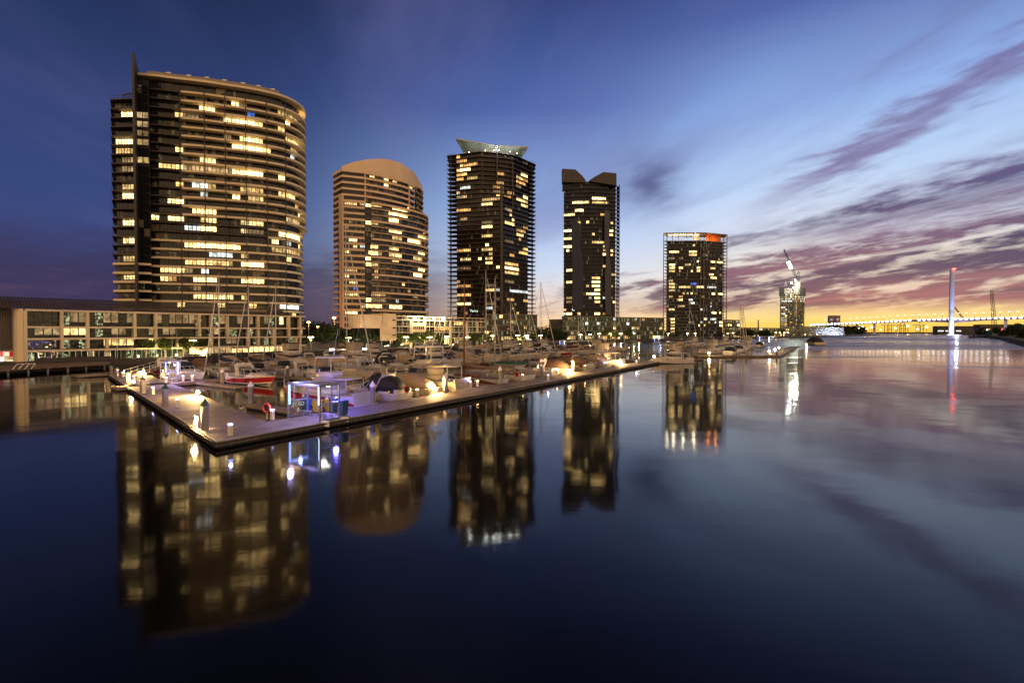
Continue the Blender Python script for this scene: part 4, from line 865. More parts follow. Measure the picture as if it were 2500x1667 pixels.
jetty('marina_jetty', 'third jetty nearest the promenade, behind the other boats', M(14, 75.5), M(172, 75.5), 3.0)
D2a, D2c = Vector((58, 155)), Vector((85, 155)); D2b = Vector((85, 155)) + Vector((.525, .851)) * 118
jetty('outer_dock', 'distant dock edge running away at right with warm lamps', D2c + Vector((-2, 1)), D2b, 4.5); jetty('outer_dock', 'short cross arm of the distant dock at right', D2a, D2c + Vector((-2, 1)), 4.0)
# --- piles
def pile_proto(capm, nm, label, grp, h=2.3, r=.27):
    T = thing(nm, label, 'pile', (0, 0, -500), 0, grp)
    o = MB().lathe([(r, -1.0), (r, h * .72), (r + .015, h * .72), (r + .015, h * .74), (r, h * .74), (r, h - .55)], (0, 0, 0), 14).build('post', M_pile); o.parent = T
    o = MB().lathe([(r + .04, h - .55), (r + .04, h - .47), (.02, h)], (0, 0, 0), 14).build('cap', capm); o.parent = T; return T
pg_ = pile_proto(M_capg, 'mooring_pile', '', 'green capped mooring piles'); pw_ = pile_proto(M_capw, 'mooring_pile', '', 'white capped mooring piles')
def pile(px, y, dy, cap, label, z=ZD, used=[]):
    p = atz(px, y, z); pr_ = pg_ if cap == 'g' else pw_; o = pr_ if pr_ not in used else copy_tree(pr_); used.append(pr_)
    H = dy / 1200 * p.y; o.location = (p.x, p.y, z); sc_ = H / 2.3; o.scale = (1, 1, sc_); o['label'] = label; return o
PL = [(501, 1049, 78, 'g', 'green capped pile nearest the front corner of the dock'), (404, 992, 56, 'g', 'green capped pile in the middle of the left walkway'), (349, 959.5, 43, 'g', 'green capped pile behind the brightest left lamp'), (313, 938, 36, 'g', 'green capped pile near the far end of the left walkway'), (284.5, 921, 27, 'g', 'green capped pile beside the gangway foot'), (272, 912, 23, 'g', 'farthest green capped pile on the left walkway'),
 (910, 987.6, 59, 'w', 'bluish white pile between the gate shelter and the covered cruiser'), (1087.4, 959.3, 49, 'w', 'brightly lit white pile beside the flybridge cruiser stern'), (1221, 937, 44, 'w', 'white capped pile beside the wooden yacht'), (1322, 920, 34, 'w', 'white capped pile before the covered small boat'), (1399, 908.6, 32, 'w', 'lit white pile beside the middle floodlight'), (1461, 897, 26, 'w', 'white capped pile in front of the long brown cruiser'), (1550.5, 882.5, 22, 'w', 'white capped pile between the two farthest near dock floodlights'),
 (542.6, 934.6, 35, 'w', 'white capped pile left of the red striped cruiser'), (612.6, 982, 52, 'w', 'white capped pile at the end of the first finger jetty'), (702, 920, 28, 'w', 'white capped pile right of the red striped cruiser bow'), (832, 930, 26, 'w', 'white capped pile behind the gate shelter roof'), (992.5, 916, 18, 'w', 'white capped pile behind the covered cruiser'), (937, 901, 22, 'w', 'white capped pile beside two warm jetty lamps'), (968, 887, 20, 'w', 'white capped pile beyond the warm jetty lamps'), (1707, 874, 19, 'w', 'white capped pile at the end of the end finger jetty'), (1822, 868, 19, 'w', 'white capped pile on the left of the distant dock'), (1896, 869, 13, 'w', 'white capped pile near the corner of the distant dock')]
for q in PL: pile(*q)
# --- bollard lights
def bollard(nm, label, grp, em):
    T = thing(nm, label, 'bollard light', (0, 0, -500), 0, grp)
    o = MB().box((0, 0, .38), (.26, .26, .76)).build('post', mat('bollard_cream', (.62, .55, .44), .5)); o.parent = T
    o = MB().box((0, 0, .80), (.22, .22, .08)).build('lens', em); o.parent = T
    o = MB().box((0, 0, .865), (.36, .36, .05)).build('cap', M_white); o.parent = T; return T
bb_ = bollard('bollard_light', '', 'blue capped bollard lights', emat('bollard_blue', (.35, .42, 1), 9)); bw_ = bollard('bollard_light', '', 'warm capped bollard lights', emat('bollard_warm', (1, .6, .22), 22))
BL = [(562.5, 1063, 'b', 'blue white bollard light nearest the front corner'), (433, 993.5, 'b', 'blue white bollard light in the middle of the left walkway'), (373.5, 962, 'b', 'blue white bollard light third up the left walkway'), (327, 931, 'b', 'blue white bollard light behind the small floodlight at left'), (299.7, 921, 'b', 'farthest blue white bollard light on the left walkway'), (665, 1024, 'b', 'blue white bollard light left of the gate shelter'), (405.8, 934.6, 'b', 'blue white bollard light before the far gate shelter'), (447, 930, 'b', 'blue white bollard light right of the far gate shelter'), (469.7, 930, 'w', 'warm bollard light near the navy covered cruiser'),
 (1018.5, 967, 'w', 'warm bollard light before the tarpaulin covered cruiser'), (1148.6, 946, 'b', 'blue bollard light right of the flybridge cruiser stern'), (1166, 944, 'w', 'warm bollard light right of the flybridge cruiser stern'), (1276.5, 927, 'w', 'warm bollard light beside the wooden yacht stern'), (1338.5, 927.7, 'b', 'blue bollard light alone near the dock edge'), (1350, 913, 'b', 'blue bollard light behind the one near the edge'), (1360.7, 913, 'w', 'warm bollard light next to the second blue one'), (1428, 902.5, 'w', 'warm bollard light right of the middle floodlight'), (1474.8, 894, 'b', 'blue bollard light by the long brown cruiser stern'), (1481.6, 894, 'w', 'warm bollard light by the long brown cruiser stern'), (1554, 888.7, 'b', 'blue bollard light near the far end of the near dock'), (1560, 881, 'w', 'warm bollard light near the far end of the near dock'),
 (933, 892, 'w', 'left one of two warm lamps on the second jetty'), (950, 891, 'w', 'right one of two warm lamps on the second jetty'), (1014, 880, 'w', 'warm lamp by the small cruiser with a grey canopy'), (1020.5, 880, 'b', 'blue lamp by the small cruiser with a grey canopy'), (1142, 872, 'w', 'warm lamp deep in the marina left of the tall mast'), (1151, 872, 'b', 'blue lamp deep in the marina left of the tall mast'), (1610, 840, 'b', 'blue lamp on the far jetty behind the end cruiser'), (1536, 853, 'w', 'warm lamp on the far jetty left of the end cruiser')]
us = set()
for px, y, k, lb in BL:
    p = atz(px, y, ZD); pr_ = bb_ if k == 'b' else bw_; o = pr_ if k not in us else copy_tree(pr_); us.add(k); o.location = (p.x, p.y, ZD); o.rotation_euler = (0, 0, RZU); o['label'] = lb
    if p.y < 135: point_light('bollard_glow', (p.x, p.y, ZD + 1.15), 40 if k == 'b' else 50, (.40, .42, 1) if k == 'b' else (1, .62, .25), .12)
# --- low floodlights
fl0 = thing('dock_floodlight', '', 'floodlight', (0, 0, -500), 0, 'warm floodlights low on the docks')
o = MB().box((0, 0, .12), (.3, .3, .24)).build('base', M_black); o.parent = fl0
o = MB().lathe([(.05, .24), (.17, .30), (.20, .42), (.14, .56), (.03, .60)], (0, 0, 0), 12).build('lamp_globe', emat('flood_globe', (1, .70, .30), 60)); o.parent = fl0
FL = [(352.8, 918, 200, 'floodlight beside the pile on the left walkway, bigger of two'), (325, 939, 130, 'small floodlight low beside the left walkway edge'), (483, 966, 420, 'brightest floodlight on the inner edge of the left walkway'), (1062.6, 959, 420, 'floodlight before the flybridge cruiser'), (1390, 910, 420, 'floodlight in the middle of the near dock'), (1516, 889, 420, 'floodlight right of the brown tonneau covered cruiser'), (1597, 876, 420, 'floodlight at the bow of the end cruiser'), (1731, 866, 500, 'floodlight on the end finger jetty at right'), (1877.7, 862, 420, 'leftmost floodlight on the distant dock corner'), (1892, 857, 420, 'middle floodlight on the distant dock corner'), (1901.6, 853, 300, 'rightmost floodlight on the distant dock corner'), (1968.8, 843, 400, 'orange floodlight by the dark workboat at the far right'), (480, 1044, 150, 'floodlight hidden low behind the front pile')]
for i, (px, y, e_, lb) in enumerate(FL):
    p = atz(px, y, ZD); o = fl0 if i == 0 else copy_tree(fl0); o.location = (p.x, p.y, ZD); o['label'] = lb; point_light('flood_glow', (p.x, p.y - .3, ZD + .75), e_ * (12 if px < 1000 else 7), (1, .60, .22), .2)
    if p.y > 118: o.scale = (1.5, 1.5, 1.5)
bxp = atz(489, 1044, ZD); tag(MB().box((bxp.x, bxp.y, ZD + .45), (.55, .4, .9), RZU).box((bxp.x - .02, bxp.y, ZD + .93), (.62, .46, .06), RZU).build('utility_pedestal', M_pile, origin=(bxp.x, bxp.y, ZD)), 'grey service pedestal box behind the front green capped pile', 'pedestal')
# --- gate shelters
M_led = emat('led_tube_blue', (.22, .36, 1), 9); M_led2 = emat('led_tube_white', (.62, .74, 1), 10)
M_clear = bpy.data.materials.new('clear_glass'); M_clear.use_nodes = True
_t = NT(M_clear.node_tree); _t.n.clear(); _g = _t.node('ShaderNodeBsdfGlossy'); _g.inputs['Roughness'].default_value = .03; _g.inputs[0].default_value = (.8, .85, 1, 1); _tr = _t.node('ShaderNodeBsdfTransparent'); _mx = _t.node('ShaderNodeMixShader'); _mx.inputs[0].default_value = .03
_t.l.new(_tr.outputs[0], _mx.inputs[1]); _t.l.new(_g.outputs[0], _mx.inputs[2]); _o = _t.node('ShaderNodeOutputMaterial'); _t.l.new(_mx.outputs[0], _o.inputs[0])
def gate(label):
    T = thing('gate_shelter', label, 'gate shelter', (0, 0, 0), 0, 'lit gate shelters on the jetties'); H = 3.0
    fm = MB()
    for x, y in ((0, 4.6), (1.9, 4.6), (1.9, 2.9), (1.9, .2), (0, .2)): fm.box((x, y, H / 2), (.12, .12, H))
    for a, b_ in (((0, 4.6), (1.9, 4.6)), ((0, .2), (1.9, .2)), ((1.9, 4.6), (1.9, .2))):
        for z in (H, 1.45, .1): fm.bar((a[0], a[1], z), (b_[0], b_[1], z), .12, .14) if not (a == (1.9, 4.6) and z < 2) else None
    fm.bar((1.9, 4.6, 1.45), (1.9, 2.9, 1.45), .1); fm.bar((1.9, 1.2, 1.45), (1.9, .2, 1.45), .1); fm.bar((1.9, 1.2, 0), (1.9, 1.2, H), .1); fm.bar((0, 4.6, H), (0, .2, H), .12, .2)
    fm.build('frame', mat('gate_frame', (.22, .22, .23), .45, .4), T)
    MB().box((.95, 1.5, H + .10), (2.1, 2.7, .05)).build('roof', M_steel, T)
    for x0, y0, x1, y1, z0, z1 in ((.1, 4.6, 1.8, 4.6, 1.5, 2.9), (.1, 4.6, 1.8, 4.6, .2, 1.4), (1.9, 4.5, 1.9, 3, .2, 2.9), (1.9, 1.1, 1.9, .3, .2, 2.9), (.1, .2, 1.8, .2, .2, 2.9)):
        MB().quad((x0, y0, z0), (x1, y1, z0), (x1, y1, z1), (x0, y0, z1)).build('glass_panel', M_clear, T)
    MB().box((.06, 4.48, 2.0), (.07, .07, 1.7)).build('led_tube', M_led, T); MB().box((1.8, 2.78, 1.95), (.09, .09, 1.9)).build('led_tube', M_led2, T)
    MB().box((.95, 4.5, 2.9), (1.8, .06, .06)).build('led_tube', M_led, T); MB().box((1.0, .9, 2.9), (.2, 1.1, .07)).build('ceiling_lamp', emat('ceiling_lamp', (1, .96, .82), 12), T)
    for y in (3.9, .9):
        bn_ = MB().box((1.3, y, .46), (.45, 1.3, .06)).box((1.3, y - .5, .22), (.1, .1, .44)).box((1.3, y + .5, .22), (.1, .1, .44)); bn_.build('bench_seat', M_alu, T)
    Wt = emat('sign_letters', (.9, .9, .95), .55, 'NONE')
    ML = Matrix.Translation((.95, 4.57, 1.05)) @ Matrix.Rotation(R(180), 4, 'Z') @ Matrix.Rotation(R(90), 4, 'X')
    text_mesh('GATE', .5, 'sign_text', Wt, T, ML, .004); text_mesh('8', .5, 'sign_text', Wt, T, Matrix.Translation((0, 0, -.5)) @ ML, .004)
    MR = Matrix.Translation((1.86, 1.75, 2.25)) @ Matrix.Rotation(R(-90), 4, 'Z') @ Matrix.Rotation(R(90), 4, 'X')
    text_mesh('GATE', .5, 'sign_text', Wt, T, MR, .004); text_mesh('8', .5, 'sign_text', Wt, T, Matrix.Translation((0, 0, -.5)) @ MR, .004)
    return T
g1_ = gate('blue lit glass gate shelter with benches on the near dock'); p = M(8.5, .3); g1_.location = (p.x, p.y, ZD); g1_.rotation_euler = (0, 0, RZU)
def LP(T, x, y, z): v = Matrix.Rotation(T.rotation_euler[2], 3, 'Z') @ Vector((x, y, z)); return Vector(T.location) + v
point_light('led_glow', LP(g1_, .9, 4.2, 2.95), 90, (.28, .34, 1), .1); point_light('led_glow', LP(g1_, 4.2, 3.6, 2.6), 1500, (.12, .12, 1), .2); point_light('ceiling_glow', LP(g1_, .9, 1.0, 2.7), 45, (1, .9, .7), .3); point_light('led_glow', LP(g1_, -1.2, 2.5, 3.3), 420, (.5, .42, 1), .2)
g2_ = copy_tree(g1_); p = atz(392, 934, ZD); g2_.location = (p.x, p.y, ZD); g2_.rotation_euler = (0, 0, RZU - R(30)); g2_['label'] = 'white and blue lit glass gate shelter beside the navy covered cruiser'
point_light('led_glow', LP(g2_, 1, 1.8, 2.2), 420, (.5, .5, 1), .3); point_light('led_glow', LP(g2_, 2.6, -2.5, 2.2), 700, (.62, .42, 1), .3)
for px, y, lb in ((1380, 846, 'tiny blue lit gate shelter deep in the marina by the notched tower'), (1889, 843, 'blue lit gate shelter on the distant dock'), (1611, 838, 'small blue lit gate shelter behind the end cruiser')):
    g = copy_tree(g1_); p = atz(px, y, ZD); g.location = (p.x - 1, p.y, ZD); g.rotation_euler = (0, 0, RZU - R(40)); g['label'] = lb; 
    if px == 1889: g.scale = (2, 2, 1.6)
    point_light('led_glow', (p.x, p.y - 1.5, 2.5), 250, (.3, .36, 1), .4)
# --- bins
def bin_(col, nm, label, px, y, h, z=ZD, rz=RZU):
    p = atz(px, y, z); T = thing(nm, label, 'wheelie bin', (p.x, p.y, z), rz)
    o = MB().prism([(-.26, -.28), (.26, -.28), (.26, .28), (-.26, .28)], .08, h, [(-.31, -.36), (.31, -.36), (.31, .36), (-.31, .36)]).build('body', mat(nm + col[0], col[1], .45)); o.parent = T
    o = MB().box((0, 0, h + .03), (.68, .76, .07)).box((0, .40, h), (.5, .08, .08)).build('lid', mat(nm + col[2], col[3], .45)); o.parent = T
    o = MB().tube([(-.3, .26, .12), (.3, .26, .12)], .11, 10).build('wheel', M_black); o.parent = T
BLU = ('blue', (.02, .06, .14)); YEL = ('yellow', (.55, .38, .05))
bin_((BLU[0], BLU[1], BLU[0], BLU[1]), 'wheelie_bin', 'blue bin behind the left bench of the gate shelter', 748, 1003, 1.25); bin_((YEL[0], YEL[1], YEL[0], YEL[1]), 'wheelie_bin', 'yellow bin beside the vertical blue light tube', 775, 1007, 1.1)
bin_((YEL[0], YEL[1], YEL[0], YEL[1]), 'wheelie_bin', 'yellow bin seen through the right shelter panel', 803, 1004, 1.1); bin_((BLU[0], BLU[1], BLU[0], BLU[1]), 'wheelie_bin', 'blue bin seen through the right shelter panel', 816, 1007, 1.25); bin_((BLU[0], BLU[1], BLU[0], BLU[1]), 'wheelie_bin', 'dark blue bin just right of the gate shelter', 838, 1014, 1.3)
# --- lifebuoy stands
def lifebuoy(px, y, dy, label):
    p = atz(px, y, ZD); H = dy / 1200 * p.y; T = thing('lifebuoy_stand', label, 'lifebuoy', (p.x, p.y, ZD), RZU - R(60), 'lifebuoys on posts')
    o = MB().box((0, 0, H / 2), (.09, .09, H)).build('post', M_white); o.parent = T
    m_ = MB(); n_ = 16; rs = []
    for j in range(n_ + 1): q = 2 * math.pi * j / n_; rs.append((.02 + math.cos(q) * .3, -.12, H - .35 + math.sin(q) * .38))
    m_.tube(rs, .085, 8); o = m_.build('ring', mat('lifebuoy_red', (.50, .05, .02), .5)); o.parent = T
    o = MB().box((0, -.03, H - .35), (.5, .05, .7)).build('backboard', M_black); o.parent = T
lifebuoy(652, 1023, 38, 'red lifebuoy on a white post left of the gate shelter'); lifebuoy(994, 971, 29, 'red lifebuoy before the tarpaulin covered cruiser'); lifebuoy(1262, 927, 19, 'red lifebuoy beside the wooden yacht stern'); lifebuoy(1418, 903, 15, 'small dark red lifebuoy right of the middle floodlight')
# --- fenders at dock edge (white double bumpers)
for px, y, lb in ((793.5, 1036, 'white double bumper under the gate shelter post'), (841, 1026, 'white double bumper on the dock edge right of the gate shelter')):
    p = atz(px, y, .35); T = MB().tube([(p.x - .32, p.y - .05, .52), (p.x + .32, p.y + .1, .52)], .14, 10).tube([(p.x - .32, p.y - .05, .26), (p.x + .32, p.y + .1, .26)], .14, 10); tag(T.build('dock_bumper', M_capw, origin=(p.x, p.y, .3)), lb, 'bumper', 'white bumpers on the dock edge')
# --- gangway from the promenade down to the dock
ga, gb = on_bank(268, .5), atz(318, 921, ZD); gw = thing('gangway', 'sloping gangway with white railings down to the left walkway', 'gangway', (gb.x, gb.y, ZD))
ga = Vector((gb.x - 4.0, gb.y + 17, 2.2)); d = Vector((ga.x - gb.x, ga.y - gb.y)); dn = Vector((-d.y, d.x)).normalized() * .9
k_ = MB(); k_.bar((gb.x, gb.y, ZD + .1), (ga.x, ga.y, 1.9), 1.8, .15); k_.build('walkway', M_wood, gw)
for sgn in (1, -1):
    k_ = MB(); A_ = Vector((gb.x + dn.x * sgn, gb.y + dn.y * sgn, ZD + .15)); B_ = Vector((ga.x + dn.x * sgn, ga.y + dn.y * sgn, 1.95))
    for z in (.5, 1.05): k_.bar(A_ + Vector((0, 0, z)), B_ + Vector((0, 0, z)), .06)
    for i in range(9): q = A_.lerp(B_, i / 8); k_.bar(q, q + Vector((0, 0, 1.05)), .05)
    k_.build('railing', M_alu, gw)
# seagull
sg = atz(590, 1001, ZD); k_ = MB(); k_.rings([[(sg.x + x, sg.y + math.cos(q) * r_, ZD + .17 + z + math.sin(q) * r_) for q in [j * math.pi / 4 for j in range(8)]] for x, z, r_ in ((-.26, .03, .01), (-.16, .01, .05), (-.02, 0, .085), (.08, .03, .08), (.13, .12, .045), (.18, .15, .045), (.22, .145, .02), (.27, .14, .004))])
k_.bar((sg.x, sg.y + .03, ZD), (sg.x, sg.y + .03, ZD + .12), .015); k_.bar((sg.x, sg.y - .03, ZD), (sg.x, sg.y - .03, ZD + .12), .015)
tag(k_.build('seagull', M_white, origin=(sg.x, sg.y, ZD)), 'small white seagull standing on the inner dock edge', 'bird')
# ================================================================ boats (local: +x bow, origin midships on the waterline)
M_gel = mat('white_gelcoat', (.50, .46, .44), .3, vary=.08, scale=.8); M_cream2 = mat('cream_gelcoat', (.42, .36, .27), .35, vary=.05); M_tint = mat('tinted_window', (.012, .013, .016), .08, vary=.1)
M_red = mat('red_hull_paint', (.30, .012, .02), .3, vary=.08); M_navy = mat('navy_canvas', (.012, .016, .04), .75, vary=.2); M_cblk = mat('black_canvas', (.015, .015, .018), .8, vary=.2); M_beige = mat('beige_canvas', (.34, .25, .17), .8, vary=.12); M_brnc = mat('brown_canvas', (.14, .085, .06), .8, vary=.15); M_grnc = mat('green_canvas', (.015, .07, .055), .75)
M_wood2 = mat('varnished_wood', (.16, .06, .025), .35, vary=.25, scale=2); M_boot = mat('boot_stripe', (.015, .02, .05), .4); M_mast = mat('mast_alloy', (.50, .47, .44), .35, .3, vary=.05); M_greyh = mat('grey_hull', (.22, .22, .25), .35)
M_wire = mat('rigging_wire', (.18, .16, .15), .5, .5)
T_HULL = [None]
def hull(L, B, fs, fb, T, m, stripe=None, boot=M_boot, s0=.35, s1=.85, nm='hull'):
    N_ = 14; secs = []; st = []
    for i in range(N_ + 1):
        t_ = i / N_; hb = B / 2 * (.90 + .10 * min(1, t_ / .3)) * (1 - max(0, (t_ - .42) / .58) ** 2.4); hb = max(hb, .03); sh = fs + (fb - fs) * t_ ** 1.7; kz = -.45 + .45 * max(0, (t_ - .75) / .25) ** 2
        x_s = -L / 2 + L * t_; x_k = -L / 2 + L * (t_ * .86 + (.0)); x_c = (x_s + x_k) / 2; ch = .12 + .35 * t_ ** 3; cb = hb * (.86 - .35 * t_ ** 2)
        secs.append([(x_s, hb, sh), (x_c + (x_s - x_c) * .5, (hb + cb) / 2 + .02, (sh + ch) / 2), (x_c, cb, ch), (x_k, 0, kz), (x_c, -cb, ch), (x_c + (x_s - x_c) * .5, -(hb + cb) / 2 - .02, (sh + ch) / 2), (x_s, -hb, sh), (x_s, -hb * .93, sh - .02), (x_s, hb * .93, sh - .02)])
    o = MB().rings(secs, True, False).build(nm, m, T)
    if stripe:
        k_ = MB()
        for sgn in (1, -1):
            pr = []
            for i in range(N_ + 1):
                t_ = i / N_; S_ = secs[i]; a, b_ = Vector(S_[0]), Vector(S_[2]); a.y *= sgn; b_.y *= sgn; w_ = min(1, t_ / .22); f0 = .14 + (1 - w_) * .5; f1 = .84
                off = Vector((0, .025 * sgn, 0)); pr.append((a.lerp(b_, f0) + off, a.lerp(b_, max(f1, f0 + .02)) + off))
            for (a, b_), (c_, d_) in zip(pr, pr[1:]): k_.quad(a, c_, d_, b_)
        k_.build('stripe', stripe, o)
    k_ = MB()
    for sgn in (1, -1):
        for i in range(N_ - 1):
            a, b_ = Vector(secs[i][2]), Vector(secs[i + 1][2]); a.y *= sgn; b_.y *= sgn; a.y += .02 * sgn; b_.y += .02 * sgn; a.z -= .06; b_.z -= .06; k_.quad(a, b_, b_ - Vector((0, .03 * sgn, .12)), a - Vector((0, .03 * sgn, .12)))
    k_.build('boot_stripe', boot, o)
    for sgn, i in ((1, 4), (-1, 4), (1, 8), (-1, 8)):
        S_ = secs[i]; MB().tube([(S_[0][0], (S_[0][1] + .14) * sgn, S_[0][2] - .15), (S_[0][0], (S_[0][1] + .12) * sgn, S_[0][2] - .75)], .12, 8).build('fender', M_white if sgn > 0 else M_navy, T)
    T_HULL[0] = o; return secs
def ring(x0, x1, hw, z, n=24, e=3.0, fr=1.0, nose=0.0, slope=0.0):
    out = []; cx, hx = (x0 + x1) / 2, (x1 - x0) / 2
    for j in range(n):
        q = 2 * math.pi * j / n; cc, ss = math.cos(q), math.sin(q); x = cx + hx * math.copysign(abs(cc) ** (2 / e), cc); y = hw * math.copysign(abs(ss) ** (2 / e), ss)
        if x > cx: y *= 1 - nose * ((x - cx) / hx) ** 2
        out.append((x, y, z + slope * (x - cx)))
    return out
def rail(T, secs, h=.6, i0=6, m=None):
    k_ = MB()
    for sgn in (1, -1):
        pts = [Vector((s_[0][0] - .1, s_[0][1] * sgn * .93, s_[0][2] + h)) for s_ in secs[i0:]]; k_.tube(pts, .022, 4)
        for s_ in secs[i0::2]: k_.bar((s_[0][0] - .1, s_[0][1] * sgn * .93, s_[0][2]), (s_[0][0] - .1, s_[0][1] * sgn * .93, s_[0][2] + h), .03)
    k_.build('bow_rail', m or M_alu, T)
def radar_arch(T, x, hw, z0, z1, m, rake=.9):
    k_ = MB()
    for sgn in (1, -1): k_.bar((x + rake, hw * sgn, z0), (x, hw * .82 * sgn, z1), .5, .09)
    k_.bar((x, -hw * .82, z1), (x, hw * .82, z1), .10, .5); k_.build('radar_arch', m, T)
    MB().lathe([(.05, 0), (.22, .04), (.24, .14), (.12, .24), (.02, .26)], (x, 0, z1 + .06), 12).build('radar_dome', M_white, T)
def cruiser(L=10.5, B=3.4, stripe=None, canopy=None, hm=None, arch=True, label=''):
    T = thing('motor_cruiser', label, 'motor cruiser', (0, 0, 0)); hm = hm or M_gel; secs = hull(L, B, 1.0, 1.55, T, hm, stripe); h = L / 2
    MB().rings([ring(-h * .25, h * .78, B * .40, 1.1, nose=.55), ring(-h * .22, h * .66, B * .36, 1.55, nose=.5, slope=-.0), ring(-h * .18, h * .40, B * .28, 1.85, nose=.4)], True).build('foredeck', hm, T)
    MB().rings([ring(-h * .36, h * .30, B * .40, 1.5, nose=.45), ring(-h * .36, h * .05, B * .34, 2.25, nose=.35)], False).build('windscreen', M_tint, T)
    k_ = MB(); a, b_ = ring(-h * .36, h * .30, B * .40, 1.5, nose=.45), ring(-h * .36, h * .05, B * .34, 2.25, nose=.35)
    for r_ in (a, b_): k_.tube([Vector(p) for p in r_] + [Vector(r_[0])], .035, 4)
    for j in (0, 3, 6, 18, 21): k_.bar(a[j], b_[j], .06)
    k_.build('windscreen_frame', M_white, T)
    MB().box((-h * .72, 0, 1.02), (h * .5, B * .84, .08)).box((-h * .93, 0, 1.25), (.5, B * .8, .5)).box((-h * .55, B * .3, 1.3), (1.2, .6, .5)).build('cockpit', M_white, T)
    MB().box((-h - .35, 0, .32), (.8, B * .8, .1)).build('swim_platform', hm, T)
    for sgn in (1, -1):
        for x in (.1, .34): MB().box((h * x, sgn * (B * .455 * (1 - x * .35)), .98 + x * .2), (.42, .08, .14)).build('porthole', M_tint, T_HULL[0])
    if arch: radar_arch(T, -h * .52, B * .42, 1.2, 2.9, hm)
    if canopy:
        MB().rings([ring(-h * .95, -h * .02, B * .44, 1.3, e=3.5), ring(-h * .86, -h * .05, B * .42, 2.2, e=3.5), ring(-h * .70, -h * .10, B * .36, 2.75, e=3), ring(-h * .58, -h * .18, B * .2, 2.9, e=2.5)]).build('canopy', canopy, T)
    rail(T, secs); return T
def flybridge(L=13, B=4.1, hm=None, canopy=None, label='', stripe=None, rods=False):
    T = thing('flybridge_cruiser', label, 'motor yacht', (0, 0, 0)); hm = hm or M_gel; secs = hull(L, B, 1.25, 2.0, T, hm, stripe); h = L / 2
    MB().rings([ring(-h * .55, h * .62, B * .42, 1.35, nose=.5), ring(-h * .52, h * .50, B * .39, 1.95, nose=.45)]).build('foredeck', hm, T)
    MB().rings([ring(-h * .50, h * .36, B * .40, 1.9, nose=.35), ring(-h * .48, h * .12, B * .36, 2.95, nose=.3)], True).build('saloon', hm, T)
    k_ = MB(); r0, r1 = ring(-h * .47, h * .30, B * .405, 2.15, nose=.35), ring(-h * .46, h * .17, B * .375, 2.75, nose=.3)
    for j in range(24):
        if j in (9, 10, 11, 12, 13, 14): continue
        l_ = (j + 1) % 24; a, b_, c_, d_ = Vector(r0[j]), Vector(r0[l_]), Vector(r1[l_]), Vector(r1[j]); g_ = .04; k_.quad(a.lerp(b_, g_), b_.lerp(a, g_), c_.lerp(d_, g_), d_.lerp(c_, g_))
    k_.build('saloon_window', M_tint, T)
    MB().rings([ring(-h * .85, h * .16, B * .41, 2.95, e=4, nose=.3), ring(-h * .85, h * .18, B * .42, 3.08, e=4, nose=.3)]).build('flybridge_deck', hm, T)
    MB().rings([ring(-h * .42, h * .10, B * .36, 3.08, nose=.4), ring(-h * .40, h * .02, B * .34, 3.75, nose=.3)]).build('flybridge_coaming', hm, T)
    MB().rings([ring(-h * .15, h * .04, B * .32, 3.7, nose=.4), ring(-h * .15, -h * .02, B * .30, 4.15, nose=.3)], False).build('flybridge_screen', M_tint, T)
    for sgn in (1, -1):
        for q in (((-h * .8, sgn * B * .38, 1.3), (-h * .8, sgn * B * .38, 2.95), .08), ((-h * .42, sgn * B * .33, 3.6), (-h * .40, sgn * B * .30, 5.2), .06), ((h * .0, sgn * B * .3, 3.9), (-h * .02, sgn * B * .28, 5.2), .06)): MB().bar(*q).build('support_post', M_alu, T)
    MB().rings([ring(-h * .46, h * .04, B * .34, 5.2, e=4), ring(-h * .44, h * .02, B * .30, 5.35, e=4)]).build('bimini_top', canopy or M_white, T)
    if canopy: MB().rings([ring(-h * .40, h * .0, B * .335, 3.75, e=4), ring(-h * .44, h * .02, B * .325, 5.2, e=4)], False).build('flybridge_clears', mat('clear_curtain', (.30, .26, .20), .3), T)
    MB().box((-h * .8, 0, 1.28), (h * .38, B * .86, .08)).box((-h * .98, 0, 1.2), (.12, B * .86, .9)).build('cockpit', hm, T)
    MB().box((-h - .4, 0, .35), (.9, B * .85, .1)).build('swim_platform', hm, T)
    k_ = MB(); k_.tube([(-h * .3, 0, 5.35), (-h * .32, 0, 6.3)], .06, 6); k_.box((-h * .31, 0, 6.0), (.5, 1.2, .08)); k_.tube([(-h * .35, .5, 5.3), (-h * .5, .6, 8.3)], .02, 4); k_.build('antenna', M_white, T)
    MB().lathe([(.05, 0), (.28, .04), (.30, .18), (.15, .30), (.02, .32)], (-h * .12, 0, 5.35), 12).build('radar_dome', M_white, T)
    if rods:
        for sgn in (1, -1): MB().tube([(-h * .2, sgn * B * .42, 1.9), (-h * .9, sgn * B * .7, 9.2)], .05, 5, .02).build('outrigger_pole', M_mast, T)
    for sgn in (1, -1):
        for x in (.15, .38): MB().box((h * x, sgn * (B * .465 * (1 - x * .33)), 1.25 + x * .3), (.5, .08, .16)).build('porthole', M_tint, T_HULL[0])
    rail(T, secs, .7); return T
